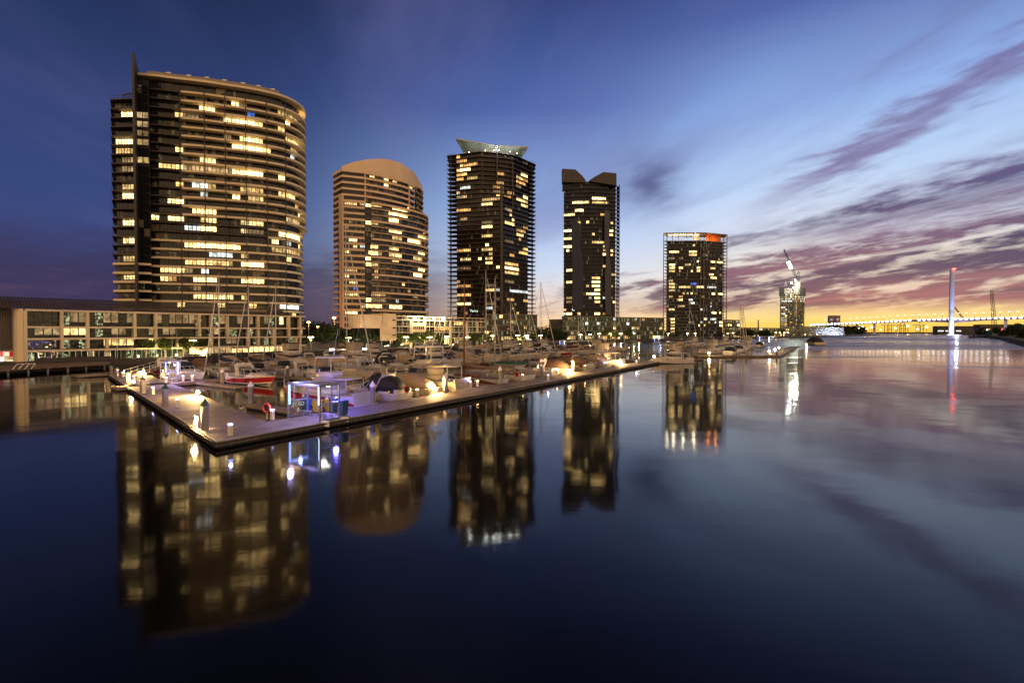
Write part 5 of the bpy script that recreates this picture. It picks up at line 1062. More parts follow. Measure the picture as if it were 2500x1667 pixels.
def yacht(L=11.5, B=3.4, H=15, hm=None, cover=None, label='', mastm=None, jib=True, wood=False, awning=None, dodger=None):
    T = thing('sailing_yacht', label, 'sailing yacht', (0, 0, 0)); hm = hm or M_gel; secs = hull(L, B, 1.0, 1.35, T, hm, M_wood2 if wood else None); h = L / 2
    MB().rings([ring(-h * .35, h * .45, B * .33, 1.1, nose=.5), ring(-h * .32, h * .38, B * .29, 1.55, nose=.45)]).build('cabin_top', M_wood2 if wood else M_cream2, T)
    for sgn in (1, -1):
        for x in (-.12, .08): MB().box((h * x, sgn * B * .315, 1.34), (.6, .06, .16)).build('cabin_window', M_tint, T)
    MB().box((-h * .66, 0, 1.02), (h * .55, B * .66, .1)).build('cockpit', M_wood, T)
    mx = h * .12; mm = mastm or M_mast
    mk = MB().tube([(mx, 0, 1.3), (mx - .1, 0, H)], .13, 8, .08); 
    for zz in ((.45, .72) if H > 12 else (.6,)): mk.bar((mx, -.9, H * zz), (mx, .9, H * zz), .05)
    mk.build('mast', mm, T)
    MB().tube([(mx, 0, 2.3), (-h * .72, 0, 2.45)], .07, 6).build('boom', mm, T)
    if cover:
        MB().rings([[(x, math.cos(q) * w_, 2.42 + z + math.sin(q) * (w_ * 1.6)) for q in [j * math.pi / 4 for j in range(8)]] for x, w_, z in ((mx - .05, .10, .9), (mx - .3, .22, .5), (-h * .2, .2, .25), (-h * .5, .16, .2), (-h * .7, .07, .1))]).build('sail_cover', cover, T)
    k_ = MB(); k_.bar((mx - .1, 0, H - .2), (-h * .98, 0, 1.1), .035); k_.bar((mx - .1, 0, H - .2), (h * .97, 0, 1.5), .035)
    for sgn in (1, -1): k_.bar((mx - .1, 0, H - .3), (mx, sgn * .9, H * .6), .03); k_.bar((mx, sgn * .9, H * .6), (mx - .2, sgn * B * .46, 1.2), .03)
    k_.build('rigging', M_wire, T)
    if jib: MB().tube([Vector((h * .95, 0, 1.7)), Vector((h * .95, 0, 1.7)).lerp(Vector((mx, 0, H - .6)), .93)], .12, 6, .07).build('furled_jib', M_white, T)
    if awning: MB().rings([ring(-h * .9, h * .02, B * .42, 2.75, e=4), ring(-h * .88, h * .0, B * .2, 3.05, e=4)]).build('awning', awning, T)
    if dodger: MB().rings([ring(-h * .45, -h * .2, B * .34, 1.4, e=3), ring(-h * .45, -h * .27, B * .30, 2.15, e=3)]).build('spray_hood', dodger, T)
    rail(T, secs, .6, 3); return T
def covered(L=9.5, B=3.2, cov=None, label=''):
    T = thing('covered_boat', label, 'covered boat', (0, 0, 0)); secs = hull(L, B, 1.1, 1.6, T, M_cream2); h = L / 2
    MB().rings([ring(-h * .96, h * .75, B * .47, 1.15, e=3, nose=.5), ring(-h * .85, h * .45, B * .42, 1.9, e=3, nose=.45), ring(-h * .6, h * .1, B * .3, 2.6, e=3, nose=.3), ring(-h * .5, -h * .1, B * .08, 2.85, e=2.5)]).build('tarpaulin', cov or M_beige, T)
    MB().box((-h - .3, 0, .4), (.7, B * .8, .1)).build('swim_platform', M_cream2, T); return T
RZW = math.atan2(W2.y, W2.x)
# prototypes: built once, moved to their first place, then copied
PROTO = {}
def put(key, s, o, label, flip=False, group=None, rot=0.0, scale=1.0, z=0):
    if key not in PROTO: PROTO[key] = BUILD[key](); b_ = PROTO[key]
    else: b_ = copy_tree(PROTO[key])
    p = M(s, o); b_.location = (p.x, p.y, z); b_.rotation_euler = (0, 0, RZW + (math.pi if flip else 0) + rot); b_.scale = (scale,) * 3
    b_['label'] = label
    if group: b_['group'] = group
    return b_
BUILD = {
 'redA': lambda: flybridge(11.0, 3.7, stripe=M_red), 'redB': lambda: cruiser(11, 3.5, M_red, None), 'navy': lambda: cruiser(11.5, 3.7, None, M_navy), 'plain': lambda: cruiser(10.5, 3.4), 'blk': lambda: cruiser(9.8, 3.2, None, M_cblk), 'beige': lambda: cruiser(11, 3.5, None, M_beige, M_cream2), 'brown': lambda: cruiser(15, 4.3, None, M_brnc, M_cream2),
 'fly': lambda: flybridge(12.5, 4.0, M_cream2, None, rods=True), 'fly2': lambda: flybridge(13, 4.1, None, M_beige), 'fly3': lambda: flybridge(14, 4.4, None, M_cblk), 'tarp': lambda: covered(10.5, 3.4), 'tarpb': lambda: covered(9, 3.0, M_brnc),
 'yBig': lambda: yacht(16, 4.3, 23.5, None, M_beige), 'yWood': lambda: yacht(13, 3.6, 16, M_gel, M_brnc, mastm=M_wood2, wood=True, jib=False), 'yAwn': lambda: yacht(12.5, 3.8, 17, None, None, awning=M_grnc, jib=False, dodger=M_beige), 'yNavy': lambda: yacht(11.5, 3.5, 15.5, None, M_navy), 'yBlk': lambda: yacht(12, 3.6, 16.5, M_greyh, M_cblk, dodger=M_cblk), 'yBeige': lambda: yacht(11, 3.4, 15, None, M_beige, jib=True, dodger=M_navy), 'work': lambda: covered(14, 4.2, M_cblk)}
GM = 'boats moored along the near dock'; GJ = 'boats on the camera side of the second jetty'; GK = 'boats on the far side of the second jetty'; GP = 'boats by the third jetty'; GD = 'boats at the distant dock'
put('redA', 16.9, 11.6, 'white cruiser with deep red hull stripe beside the near gate shelter', group=GM, rot=.2)
put('blk', 22.6, 10.3, 'white speedboat with black bimini cover right of the red striped cruiser', group=GM, rot=.14)
put('tarp', 27.8, 10.6, 'cruiser under a cream tarpaulin left of the flybridge cruiser', group=GM, rot=.12)
put('fly', 33.4, 12.6, 'cream flybridge cruiser with long outrigger poles beside a bright floodlight', group=GM, rot=.1, scale=1.14)
put('yWood', 43.5, 12.0, 'sailing yacht with varnished wooden topsides and brown mast', group=GM)
put('yAwn', 51.5, 11.7, 'white yacht with dark green awning over the cockpit', group=GM)
put('plain', 60.0, 10.5, 'white cruiser lit yellow behind the lone blue bollard light', group=GM)
put('tarpb', 66.5, 9.8, 'small boat under brown cover beside the middle floodlight', group=GM)
put('brown', 76.5, 13.0, 'long cream cruiser with brown cockpit cover at the near dock', group=GM)
put('beige', 86, 10.9, 'cream cruiser with beige canopy beyond the long brown covered one', group=GM)
put('fly2', 95, 12, 'flybridge yacht with beige top, second last at the near dock', group=GM)
ec = put('fly2', 0, 0, 'white flybridge cruiser lying at the far end of the near dock', group=GM); p = atz(1642, 888, 0); ec.location = (p.x, p.y + 1, 0); ec.rotation_euler = (0, 0, R(196)); ec.scale = (.86, .86, .86)
put('redB', 25.0, 38.9, 'white cruiser with red hull band on the second jetty', True, GJ); put('navy', 23.0, 55.2, 'white cruiser with navy cockpit cover beside the far gate shelter', False, GK, rot=math.pi)
put('plain', 35.0, 39.2, 'white sport cruiser bow right, next after the red banded one', True, GJ)
def mast(px, o, ytop, key, label, flip, grp, L=12):
    s_ = s_for(px, o); p = M(s_, o); H = CAMZ + (HZ - ytop) / F * p.y
    base = {'yBig': 23.5, 'yWood': 16, 'yAwn': 17, 'yNavy': 15.5, 'yBlk': 16.5, 'yBeige': 15}[key]; b_ = put(key, s_, o, label, flip, grp)
    b_.scale = (1, 1, max(.7, min(1.6, H / base))); return s_
OC = {'J': [25, 35], 'K': [23], 'P': []}
for px, o, y, key, lb, row in ((838, 36.5, 562, 'yBig', 'largest yacht with thick tall mast and beige sail cover', 'J'), (1182, 38.5, 660, 'yBeige', 'yacht with tall pale mast left of the dark tower centre', 'J'), (1242, 38.5, 726, 'yNavy', 'yacht with navy sail cover below the right side of the dark tower', 'J'), (1316, 38.5, 688, 'yBlk', 'grey yacht with black sail cover and tall mast right of the dark tower', 'J'), (1408, 38.5, 758, 'yNavy', 'yacht with short mast below the notched tower', 'J'), (1498, 38.5, 742, 'yBeige', 'yacht with mast right of the notched tower', 'J'),
    (540, 54.5, 668, 'yNavy', 'yacht with left one of three masts before the widest tower', 'K'), (612, 54.5, 690, 'yBlk', 'grey yacht with middle one of three masts before the widest tower', 'K'), (678, 54.5, 695, 'yBeige', 'yacht with right one of three masts before the widest tower', 'K'), (1106, 54.5, 730, 'yNavy', 'yacht with thin mast below the left side of the dark tower', 'K'), (1131, 68, 728, 'yWood', 'wooden yacht with thin brown mast deep in the marina', 'P'), (1290, 68, 750, 'yBeige', 'yacht with thin mast right of the dark tower, deep in the marina', 'P'), (1680, 38.5, 705, 'yBlk', 'grey yacht with mast before the framed glass tower', 'J')):
    OC[row].append(mast(px, o, y, key, lb, row != 'K', {'J': GJ, 'K': GK, 'P': GP}[row]))
def free(row, s_, d=5.0): return all(abs(s_ - q) > d for q in OC[row])
kinds = ['plain', 'blk', 'beige', 'fly3', 'navy', 'tarp', 'plain', 'fly2', 'blk', 'redB', 'tarpb', 'beige', 'brown', 'fly3']
desc = {'plain': 'white open sport cruiser', 'blk': 'white boat with black canopy', 'beige': 'cream cruiser with beige canopy', 'fly3': 'flybridge yacht with black top', 'navy': 'white cruiser with navy canopy', 'tarp': 'boat under cream tarpaulin', 'fly2': 'flybridge yacht with beige top', 'redB': 'white cruiser with red hull band', 'tarpb': 'boat under brown tarpaulin', 'brown': 'long cream cruiser with brown cover'}
hl_ = {'beige': 5.5, 'plain': 5.3, 'blk': 4.9, 'fly3': 7.0, 'navy': 5.8, 'tarp': 5.3, 'fly2': 6.5, 'redB': 5.5, 'tarpb': 4.6, 'brown': 7.5}
for row, o0, sg_, flip, s0, s1, grp, txt in (('J', 44.6, -1, True, 48, 176, GJ, 'from left, near side of second jetty'), ('K', 48.4, 1, False, 33, 170, GK, 'from left, far side of second jetty'), ('P', 73.6, -1, True, 26, 165, GP, 'from left along the third jetty')):
    s_ = s0; i = {'J': 0, 'K': 5, 'P': 9}[row]; cnt = 0
    while s_ < s1:
        k = kinds[i % len(kinds)]
        if free(row, s_):
            put(k, s_, o0 + sg_ * (hl_[k] + .4), f'{desc[k]}, {nth(cnt)} {txt}', flip, grp, rot=random.uniform(-.03, .03), scale=random.uniform(.92, 1.05)); cnt += 1; s_ += 5.8 if not k.startswith(('fly', 'brown')) else 6.6
        else: s_ += 2.0; i -= 1
        i += 1
# boats at the distant dock
for i, (px, y, k, rt, lb) in enumerate(((1745, 862, 'fly3', 1.2, 'dark topped flybridge yacht left of the distant dock lamps'), (1790, 866, 'navy', 1.4, 'cruiser with navy canopy at the left of the distant dock'), (1830, 852, 'fly2', 1.3, 'beige topped flybridge yacht behind the distant dock'), (1858, 848, 'blk', 1.3, 'boat with black canopy behind the distant dock'), (1700, 846, 'fly3', .9, 'black topped yacht just right of the framed tower base'), (1670, 848, 'beige', .9, 'cream cruiser below the framed tower'), (1730, 842, 'plain', .9, 'white cruiser near the promenade lamps at right'), (1775, 842, 'fly2', .8, 'beige topped yacht near the promenade lamps at right'), (1640, 846, 'plain', .9, 'white cruiser behind the end cruiser stern'))):
    p = atz(px, y, 0); s_, o_ = so_of(p); b_ = put(k, s_, o_, lb, True, GD, rot=rt)
p = atz(1985, 842, 0); s_, o_ = so_of(p); b_ = put('work', s_, o_, 'long dark workboat by the orange floodlight at right', True, GD, rot=1.9, scale=1.7)
for px, o, y in ((1806, 0, 744), (1812, 0, 750)):
    p = atz(px, 860, 0); H = CAMZ + (HZ - y) / F * p.y; s_, o_ = so_of(p); b_ = put('yBeige', s_, o_, 'yacht with tall thin mast at the distant dock, ' + ('left' if px == 1806 else 'right') + ' of a close pair', True, GD, rot=1.3); b_.scale = (1, 1, H / 15)
# finger jetties
fg = None
for i, (s_, o0, ln_, lb) in enumerate([(11.4, 4.8, 11, 'first finger jetty left of the red striped cruiser'), (20.0, 4.8, 8, 'finger jetty right of the red striped cruiser'), (38.4, 4.8, 10, 'finger jetty right of the flybridge cruiser with outriggers'), (47.6, 4.8, 11, 'finger jetty between wooden yacht and awning yacht'), (63.2, 4.8, 10, 'finger jetty before the small brown covered boat'), (71, 4.8, 13, 'finger jetty left of the long brown covered cruiser'), (90.5, 4.8, 11, 'finger jetty near the far end of the near dock'), (112, 4.8, 15, 'last finger jetty at the far end of the near dock')] + [(20 + 12.2 * j, 34.0, 11, f'{nth(j)} finger jetty from the left on the second jetty') for j in range(11)]):
    a, b_ = M(s_, o0), M(s_, o0 + ln_); jetty('finger_jetty', lb, a, b_, 1.1, 'finger jetties between the boats', .45)
pe = atz(1668, 877, ZD); pf = atz(1712, 875, ZD); jetty('finger_jetty', 'outermost finger jetty right of the end cruiser', Vector((pe.x, pe.y)), Vector((pf.x, pf.y)), 2.0, 'finger jetties between the boats')
# rowing shell style tender lying on the finger by the gate: small yellow edge line

# cleats and mooring lines on the near dock
cl0 = thing('dock_cleat', '', 'cleat', (0, 0, -500), 0, 'steel cleats along the near dock edge'); MB().box((0, 0, .04), (.08, .18, .08)).box((0, 0, .1), (.07, .42, .05)).build('horn', M_steel).parent = cl0
for i, s_ in enumerate((4, 13.5, 20, 25.4, 30.6, 38, 41, 47, 53, 60, 67, 73)):
    o = cl0 if i == 0 else copy_tree(cl0); p = M(s_, 4.35); o.location = (p.x, p.y, ZD); o.rotation_euler = (0, 0, RZW); o['label'] = f'steel mooring cleat, {nth(i)} along the inner edge of the near dock'
def rope(a, b_, lb):
    a, b_ = Vector(a), Vector(b_); pts = [a.lerp(b_, i / 8) - Vector((0, 0, .5 * (i / 8) * (1 - i / 8) * 2)) for i in range(9)]; T = MB().tube(pts, .03, 5); tag(T.build('mooring_rope', mat('rope', (.42, .36, .26), .9), origin=tuple(a)), lb, 'rope', 'mooring ropes of the boats by the near dock')
for s0, s1, lb in ((20, 21.4, 'mooring rope of the black topped speedboat'), (25.4, 26.4, 'mooring rope of the tarpaulin covered cruiser'), (30.6, 31.6, 'left stern rope of the flybridge cruiser'), (38, 36.6, 'right stern rope of the flybridge cruiser'), (41, 42.2, 'stern rope of the wooden yacht'), (53, 51.6, 'stern rope of the awning yacht')):
    p, q = M(s0, 4.35), M(s1, 6.2); rope((p.x, p.y, ZD + .1), (q.x, q.y, 1.15), lb)
# ================================================================ trees
random.seed(5)
def leaf_mat(name, a, b_):
    m = bpy.data.materials.new(name); m.use_nodes = True; t = NT(m.node_tree); t.n.clear()
    g = t.node('ShaderNodeNewGeometry'); oi = t.node('ShaderNodeObjectInfo'); p_ = t.node('ShaderNodeBsdfPrincipled'); o = t.node('ShaderNodeOutputMaterial')
    cc = t.mix(g.outputs['Random Per Island'], a, b_); cc = t.mix(t.m('MULTIPLY', oi.outputs['Random'], .4), cc, tuple(x * .5 for x in a)); t.l.new(cc, p_.inputs['Base Color'])
    p_.inputs['Roughness'].default_value = .6; tr = t.node('ShaderNodeBsdfTranslucent'); t.l.new(cc, tr.inputs[0]); mx = t.node('ShaderNodeMixShader'); mx.inputs[0].default_value = .3
    t.l.new(p_.outputs[0], mx.inputs[1]); t.l.new(tr.outputs[0], mx.inputs[2]); t.l.new(mx.outputs[0], o.inputs[0]); return m
M_leaf = leaf_mat('plane_leaves', (.055, .085, .018), (.12, .15, .03)); M_leafd = leaf_mat('fig_leaves', (.020, .036, .012), (.05, .075, .02)); M_bark = mat('bark', (.14, .11, .08), .9, vary=.3, scale=3)
def crown(clumps, n, size, nm, m, T):
    k_ = MB(); tot = sum(c_[3] ** 2 for c_ in clumps)
    for cx, cy, cz, r_ in clumps:
        for _ in range(int(n * r_ * r_ / tot)):
            v = Vector((random.gauss(0, 1), random.gauss(0, 1), random.gauss(0, 1))).normalized() * r_ * random.uniform(.45, 1.08) ** .6; v.z *= .8
            c_ = Vector((cx, cy, cz)) + v; a = Vector((random.uniform(-1, 1), random.uniform(-1, 1), random.uniform(-.6, .6))).normalized() * size * random.uniform(.6, 1.2); b_ = a.cross(Vector((random.uniform(-1, 1), random.uniform(-1, 1), random.uniform(-1, 1)))).normalized() * size * random.uniform(.3, .6)
            k_.quad(c_ - a, c_ - b_, c_ + a, c_ + b_)
    o = k_.build(nm, m, T); return o
def tree(H, Rr, n, size, m, th, nm='street_tree', cat='tree', spread=1.0, kk=11):
    T = thing(nm, '', cat, (0, 0, 0)); tk = MB(); tk.tube([(0, 0, 0), (.05, .02, th * .6), (0, 0, th)], .02 * H + .05, 8, .014 * H + .03)
    cl = []
    for i in range(kk):
        q = i * 2.4 + random.uniform(-.4, .4); rr = Rr * random.uniform(.25, .68) * spread; z = th + (H - th) * random.uniform(.22, .78); x, y = math.cos(q) * rr, math.sin(q) * rr
        cl.append((x, y, z, Rr * random.uniform(.30, .46)))
        if i < 6: tk.tube([(0, 0, th * .8), (x * .5, y * .5, th + (z - th) * .5), (x * .9, y * .9, z)], .012 * H, 5, .004 * H)
    cl.append((0, 0, H - Rr * .4, Rr * .42)); tk.build('trunk', M_bark, T); crown(cl, n, size, 'crown', m, T); return T
TS = [tree(4.4, 2.0, 2000, .24, M_leaf, 1.4), tree(4.0, 1.8, 1700, .23, M_leaf, 1.2), tree(4.9, 2.1, 2100, .25, M_leaf, 1.5)]
TF = [tree(8.6, 7.0, 5200, .42, M_leafd, 2.4, 'fig_tree', 'tree', 1.15, 16), tree(8.0, 6.0, 4400, .42, M_leafd, 2.2, 'fig_tree', 'tree', 1.1, 14)]
usedt = set()
def plant(pr, px, backm, label, group, sc_=1.0, rz=None, D=None):
    o = pr if id(pr) not in usedt else copy_tree(pr); usedt.add(id(pr)); p = on_bank(px, backm) if D is None else Vector((XY(px, D), D, ZG))
    o.location = p; o.rotation_euler = (0, 0, rz if rz is not None else random.uniform(0, 6)); o.scale = (sc_,) * 3; o['label'] = label; o['group'] = group; return o
g_ = 'young trees along the promenade in front of the blocks'
stp = [(355, 3.5), (403, 3.0), (447, 4), (480, 4.5), (524, 4), (550, 4.5), (624, 5), (640, 5), (672, 5.5), (704, 6), (724, 6), (745, 6)]
for i, (px, bm) in enumerate(stp): plant(TS[i % 3], px, bm, f'young leafy tree before the cream framed block, {nth(i)} from the left', g_, random.uniform(1.1, 1.3))
stp = [(982, 12), (999, 12), (1013, 13), (1033, 13), (1050, 12), (1063, 12), (1075, 13), (1162, 14), (1178, 13), (1192, 14), (1205, 14), (1262, 16), (1278, 16), (1300, 17)]
for i, (px, bm) in enumerate(stp): plant(TS[(i + 1) % 3], px, bm, f'small round promenade tree, {nth(i)} from the left before the white and banded blocks', g_, random.uniform(1.2, 1.5))
stp = [(1486, 12), (1505, 13), (1537, 13), (1564, 12), (1592, 13), (1622, 13), (1655, 12), (1740, 14), (1757, 14), (1776, 15), (1796, 15), (1830, 14), (1853, 15), (1886, 14), (1905, 14)]
for i, (px, bm) in enumerate(stp): plant(TS[i % 3], px, bm, f'distant promenade tree, {nth(i)} from the left beyond the notched tower', g_, random.uniform(1.5, 2.1))
g_ = 'large dark spreading trees'
for i, (px, D, lb, sc_) in enumerate(((800, 196, 'large dark fig tree below the left edge of the arched tower', 1.0), (848, 200, 'large dark fig tree under the arched tower, middle of three', 1.0), (893, 202, 'greener fig tree right of the thick mast, below the beige end wall', .85), (760, 262, 'dark tree behind street lamps between the two left towers', .95), (1348, 296, 'dark spreading tree before the perforated block', 1.0), (1368, 300, 'dark spreading tree right beside the one before the perforated block', .9), (1818, 430, 'dark bushy tree right of the small glass block', 1.1), (1868, 470, 'dark bushy tree below the terrace building', 1.1))):
    plant(TF[i % 2], px, 0, lb, g_, sc_, D=D)
# ================================================================ promenade lamps
lp0 = lamp_post_mesh(5.6, .55, .07, (.7, .32, .16), M_steel, emat('prom_lamp', (1, .78, .42), 30), 'promenade_lamp', '', 'street lamp', 'twin headed lamps along the promenade')
LPX = [(104, 9, 836), (470, 4, 831), (612, 4, 829), (661, 4, 829), (759, 5, 823), (851, 6, 825), (992, 8, 823), (1049, 8, 823), (1091, 8, 822), (1140, 9, 823), (1203, 9, 820), (1264, 10, 819), (1286, 11, 819), (1320, 11, 819), (1380, 8, 818), (1417, 9, 817), (1441, 9, 816), (1463, 9, 815), (1491, 9, 815), (1516, 9, 814), (1547, 9, 814), (1575, 10, 813), (1603, 10, 813), (1631, 10, 814), (1678, 10, 814), (1697, 10, 813), (1722, 10, 813), (1777, 12, 814), (1790, 12, 813), (1803, 12, 812), (1824, 12, 812), (1859, 14, 812), (1882, 14, 812), (1893, 14, 812), (1904, 14, 812), (1915, 14, 812), (1924, 14, 812)]
for i, (px, bm, y) in enumerate(LPX):
    o = lp0 if i == 0 else copy_tree(lp0); p = on_bank(px, bm); H = CAMZ + (HZ - y) / F * p.y - ZG; o.location = p; sc_ = max(.7, H / 5.6); o.scale = (max(1, p.y / 150),) * 2 + (sc_,); o.rotation_euler = (0, 0, RZU)
    o['label'] = f'promenade lamp with glowing twin head, {nth(i)} from the left along the bank'
    if p.y < 480: point_light('lamp_glow', (p.x, p.y - .6, ZG + H - .5), (900 if p.y < 260 else 1500) * (1.0 if i else .8), (1, .76, .40), .25)
lp1 = lamp_post_mesh(5.6, 0, .12, (1.1, 1.1, .45), M_steel, emat('quay_lamp', (1, .82, .5), 7, 'NONE'), 'quay_lamp', '', 'street lamp', 'row of quay lamps before the bridge')
for i in range(17):
    px = 1986 + i * 4.6; o = lp1 if i == 0 else copy_tree(lp1); Y = 780 + i * 9; o.location = (XY(px, Y), Y, 2); o.scale = (1, 1, 1); o['label'] = f'quay lamp in the distant row before the bridge, {nth(i)} from the left'
hl0 = lamp_post_mesh(12.5, 0, .12, (.9, .9, .5), M_steel, emat('sodium_lamp', (1, .42, .10), 40), 'tall_street_lamp', '', 'street lamp', 'tall street lamps between the two left towers')
for i, (px, D, y, lb) in enumerate(((754, 235, 787, 'tall orange street lamp right of the cream framed block'), (816, 238, 776, 'tall orange street lamp left of the arched tower base'), (776, 330, 798, 'tall street lamp far behind the trees between the left towers'), (1338, 300, 806, 'tall orange street lamp above the dark tree by the perforated block'))):
    o = hl0 if i == 0 else copy_tree(hl0); H = CAMZ + (HZ - y) / F * D - ZG; o.location = (XY(px, D), D, ZG); o.scale = (1.2, 1.2, H / 12.5); o['label'] = lb; point_light('sodium_glow', (XY(px, D), D - 1.5, ZG + H), 1500, (1, .5, .2), .3)
# low promenade floodlights beneath the fig trees
for px, D, wd, lb in ((812, 176, 2.0, 'glaring low white light under the left fig tree'), (884, 182, 3.6, 'glaring long low white light under the right fig tree')):
    p = Vector((XY(px, D), D, 1.3)); T = thing('ground_floodlight', lb, 'floodlight', p); o = MB().box((0, 0, .3), (wd, .5, .5)).build('housing', M_black); o.parent = T; o = MB().box((0, -.28, .38), (wd * .95, .06, .42)).build('lamp_face', emat('ground_flood', (1, .93, .72), 30)); o.parent = T
    point_light('ground_glow', (p.x, p.y - .8, 2.4), 1300, (1, .9, .62), .5); point_light('under_tree_glow', (p.x, p.y + 12, 2.6), 1800, (1, .85, .5), .6)
for px, D, e_ in ((560, 141, 500), (600, 146, 500), (650, 150, 600), (700, 156, 600), (735, 160, 500), (395, 123, 260), (1010, 222, 700), (1060, 230, 700), (1120, 240, 600), (1400, 352, 1200), (1440, 356, 1500), (1500, 364, 1500), (1560, 378, 1200), (1745, 462, 1500)):
    point_light('shopfront_glow', (XY(px, D), D, 3.0), e_, (1, .78, .38), .5)
for px, bm, e_ in ((350, 2.0, 120), (403, 1.8, 200), (447, 2.5, 220), (500, 3, 240), (540, 3, 240), (600, 3, 260), (640, 3.2, 260), (690, 3.5, 260), (725, 3.5, 260), (1013, 9, 500), (1050, 9, 500), (1180, 10, 500), (1270, 12, 500)):
    p = on_bank(px, bm, ZG + .45); point_light('tree_uplight', tuple(p), e_ * 4.5, (1, .82, .38), .15)
# white boundary benches / umbrellas on the terrace
um0 = thing('cafe_umbrella', '', 'umbrella', (0, 0, 0), 0, 'closed and open cafe umbrellas on the terrace'); o = MB().tube([(0, 0, 0), (0, 0, 2.3)], .04, 6).build('pole', M_steel); o.parent = um0; o = MB().lathe([(1.3, 2.0), (.7, 2.35), (.05, 2.6)], (0, 0, 0), 8).build('canopy', M_beige); o.parent = um0
for i, (px, D) in enumerate(((570, 139), (586, 141), (598, 142), (575, 143))):
    o = um0 if i == 0 else copy_tree(um0); o.location = (XY(px, D), D, ZG); o['label'] = f'beige cafe umbrella before the lit restaurant under the framed block, {nth(i)} from the left'
# flagpoles on the left promenade
fp0 = thing('flagpole', '', 'flagpole', (0, 0, 0), 0, 'thin white flagpoles on the promenade'); o = MB().tube([(0, 0, 0), (0, 0, 7.2)], .06, 6, .03).build('pole', M_white); o.parent = fp0; o = MB().lathe([(.02, 0), (.07, .07), (.02, .14)], (0, 0, 7.2), 8).build('finial', M_white); o.parent = fp0
for i, (px, y) in enumerate(((286, 846), (322, 848), (432, 850), (420, 848))):
    o = fp0 if i == 0 else copy_tree(fp0); p = on_bank(px, .6); o.location = p; o['label'] = f'thin white pole at the promenade edge, {nth(i)} of the four near the gangway'
# ================================================================ far right bank, port and distant skyline
M_far = mat('far_ground', (.018, .014, .014), .95); M_silh = mat('far_shed', (.05, .035, .04), .8)
fb = MB(); rb = [atz(2600, 862, 0), atz(2500, 846, 0), atz(2440, 829, 0), atz(2372, 820.5, 0)]; fb.prism([Vector((p.x, p.y)) for p in rb] + [Vector((rb[-1].x + 900, 1200)), Vector((900, 200))], -1, 3.0); tag(fb.build('far_bank', M_far), kind='structure')
fb = MB(); a, b_ = atz(2040, 814.2, 0), atz(2600, 814.0, 0); fb.prism([Vector((XY(2090, 2250), 2250)), Vector((XY(2640, 2250), 2250)), Vector((XY(2700, 3600), 3600)), Vector((XY(1900, 3600), 3600))], -1, 5.0); tag(fb.build('port_land', M_far), kind='structure')
def block(nm, label, px0, px1, ytop, D, m, cat='building', dep=40, win=None, grp=None):
    z = CAMZ + (HZ - ytop) / F * D; T = thing(nm, label, cat, (XY((px0 + px1) / 2, D), D, 0), 0, grp); MB().prism([Vector((XY(px0, D), D)), Vector((XY(px1, D), D)), Vector((XY(px1, D) + dep * .3, D + dep)), Vector((XY(px0, D) + dep * .5, D + dep))], 0, z).build('wall', m, T)
    MB().prism([Vector((XY(px0, D) - 1, D - 1)), Vector((XY(px1, D) + 1, D - 1)), Vector((XY(px1, D) + dep * .3, D + dep)), Vector((XY(px0, D) + dep * .5, D + dep))], z + .05, z + 1.2).build('roof', M_silh, T)
    if win:
        for _ in range(win):
            x = XY(random.uniform(px0 + 1, px1 - 1), D); zz = random.uniform(3, z - 2); MB().box((x, D - .4, zz), (D * .0022, .3, D * .0018)).build('window', L_warm if random.random() < .7 else L_cool, T)
    return T
block('distant_slab_tower', 'pair of grey violet slab buildings behind the left end of the bridge, left one', 2024, 2038, 771, 1750, mat('violet_concrete', (.16, .14, .20), .8), win=4); block('distant_slab_tower', 'right one of the grey violet slab pair behind the bridge', 2040, 2051, 771, 1760, mat('violet_concrete2', (.22, .18, .22), .8), win=3)
block('far_shed', 'long dark shed behind the foot of the bridge pylon', 2288, 2392, 797, 1500, M_silh, 'shed'); block('far_shed', 'low dark terminal building right of the bridge pylon', 2392, 2520, 793, 1250, mat('terminal_grey', (.07, .055, .05), .8), 'shed', win=10)
block('far_shed', 'small dark shed left of the bridge below the deck', 2046, 2072, 797, 1400, M_silh, 'shed', win=2); block('far_shed', 'dark low depot with lit strip under the bridge', 1975, 2024, 799, 1500, M_silh, 'shed', win=8)
k_ = MB(); T = thing('strip_lit_ship', 'dark ship hull with white strip lights beside the pylon foot', 'ship', (XY(2330, 1380), 1380, 0)); MB().prism([Vector((XY(2290, 1380), 1380)), Vector((XY(2385, 1380), 1380)), Vector((XY(2378, 1400), 1400)), Vector((XY(2295, 1400), 1400))], 0, 12).build('hull', M_silh, T)
for a, b_ in ((2290, 2303), (2309, 2318), (2335, 2346)): MB().box((XY((a + b_) / 2, 1379), 1379, 10.5), (XY(b_, 1379) - XY(a, 1379), .5, 1.2)).build('strip_light', emat('ship_strip', (1, .95, .9), 6, 'NONE'), T)
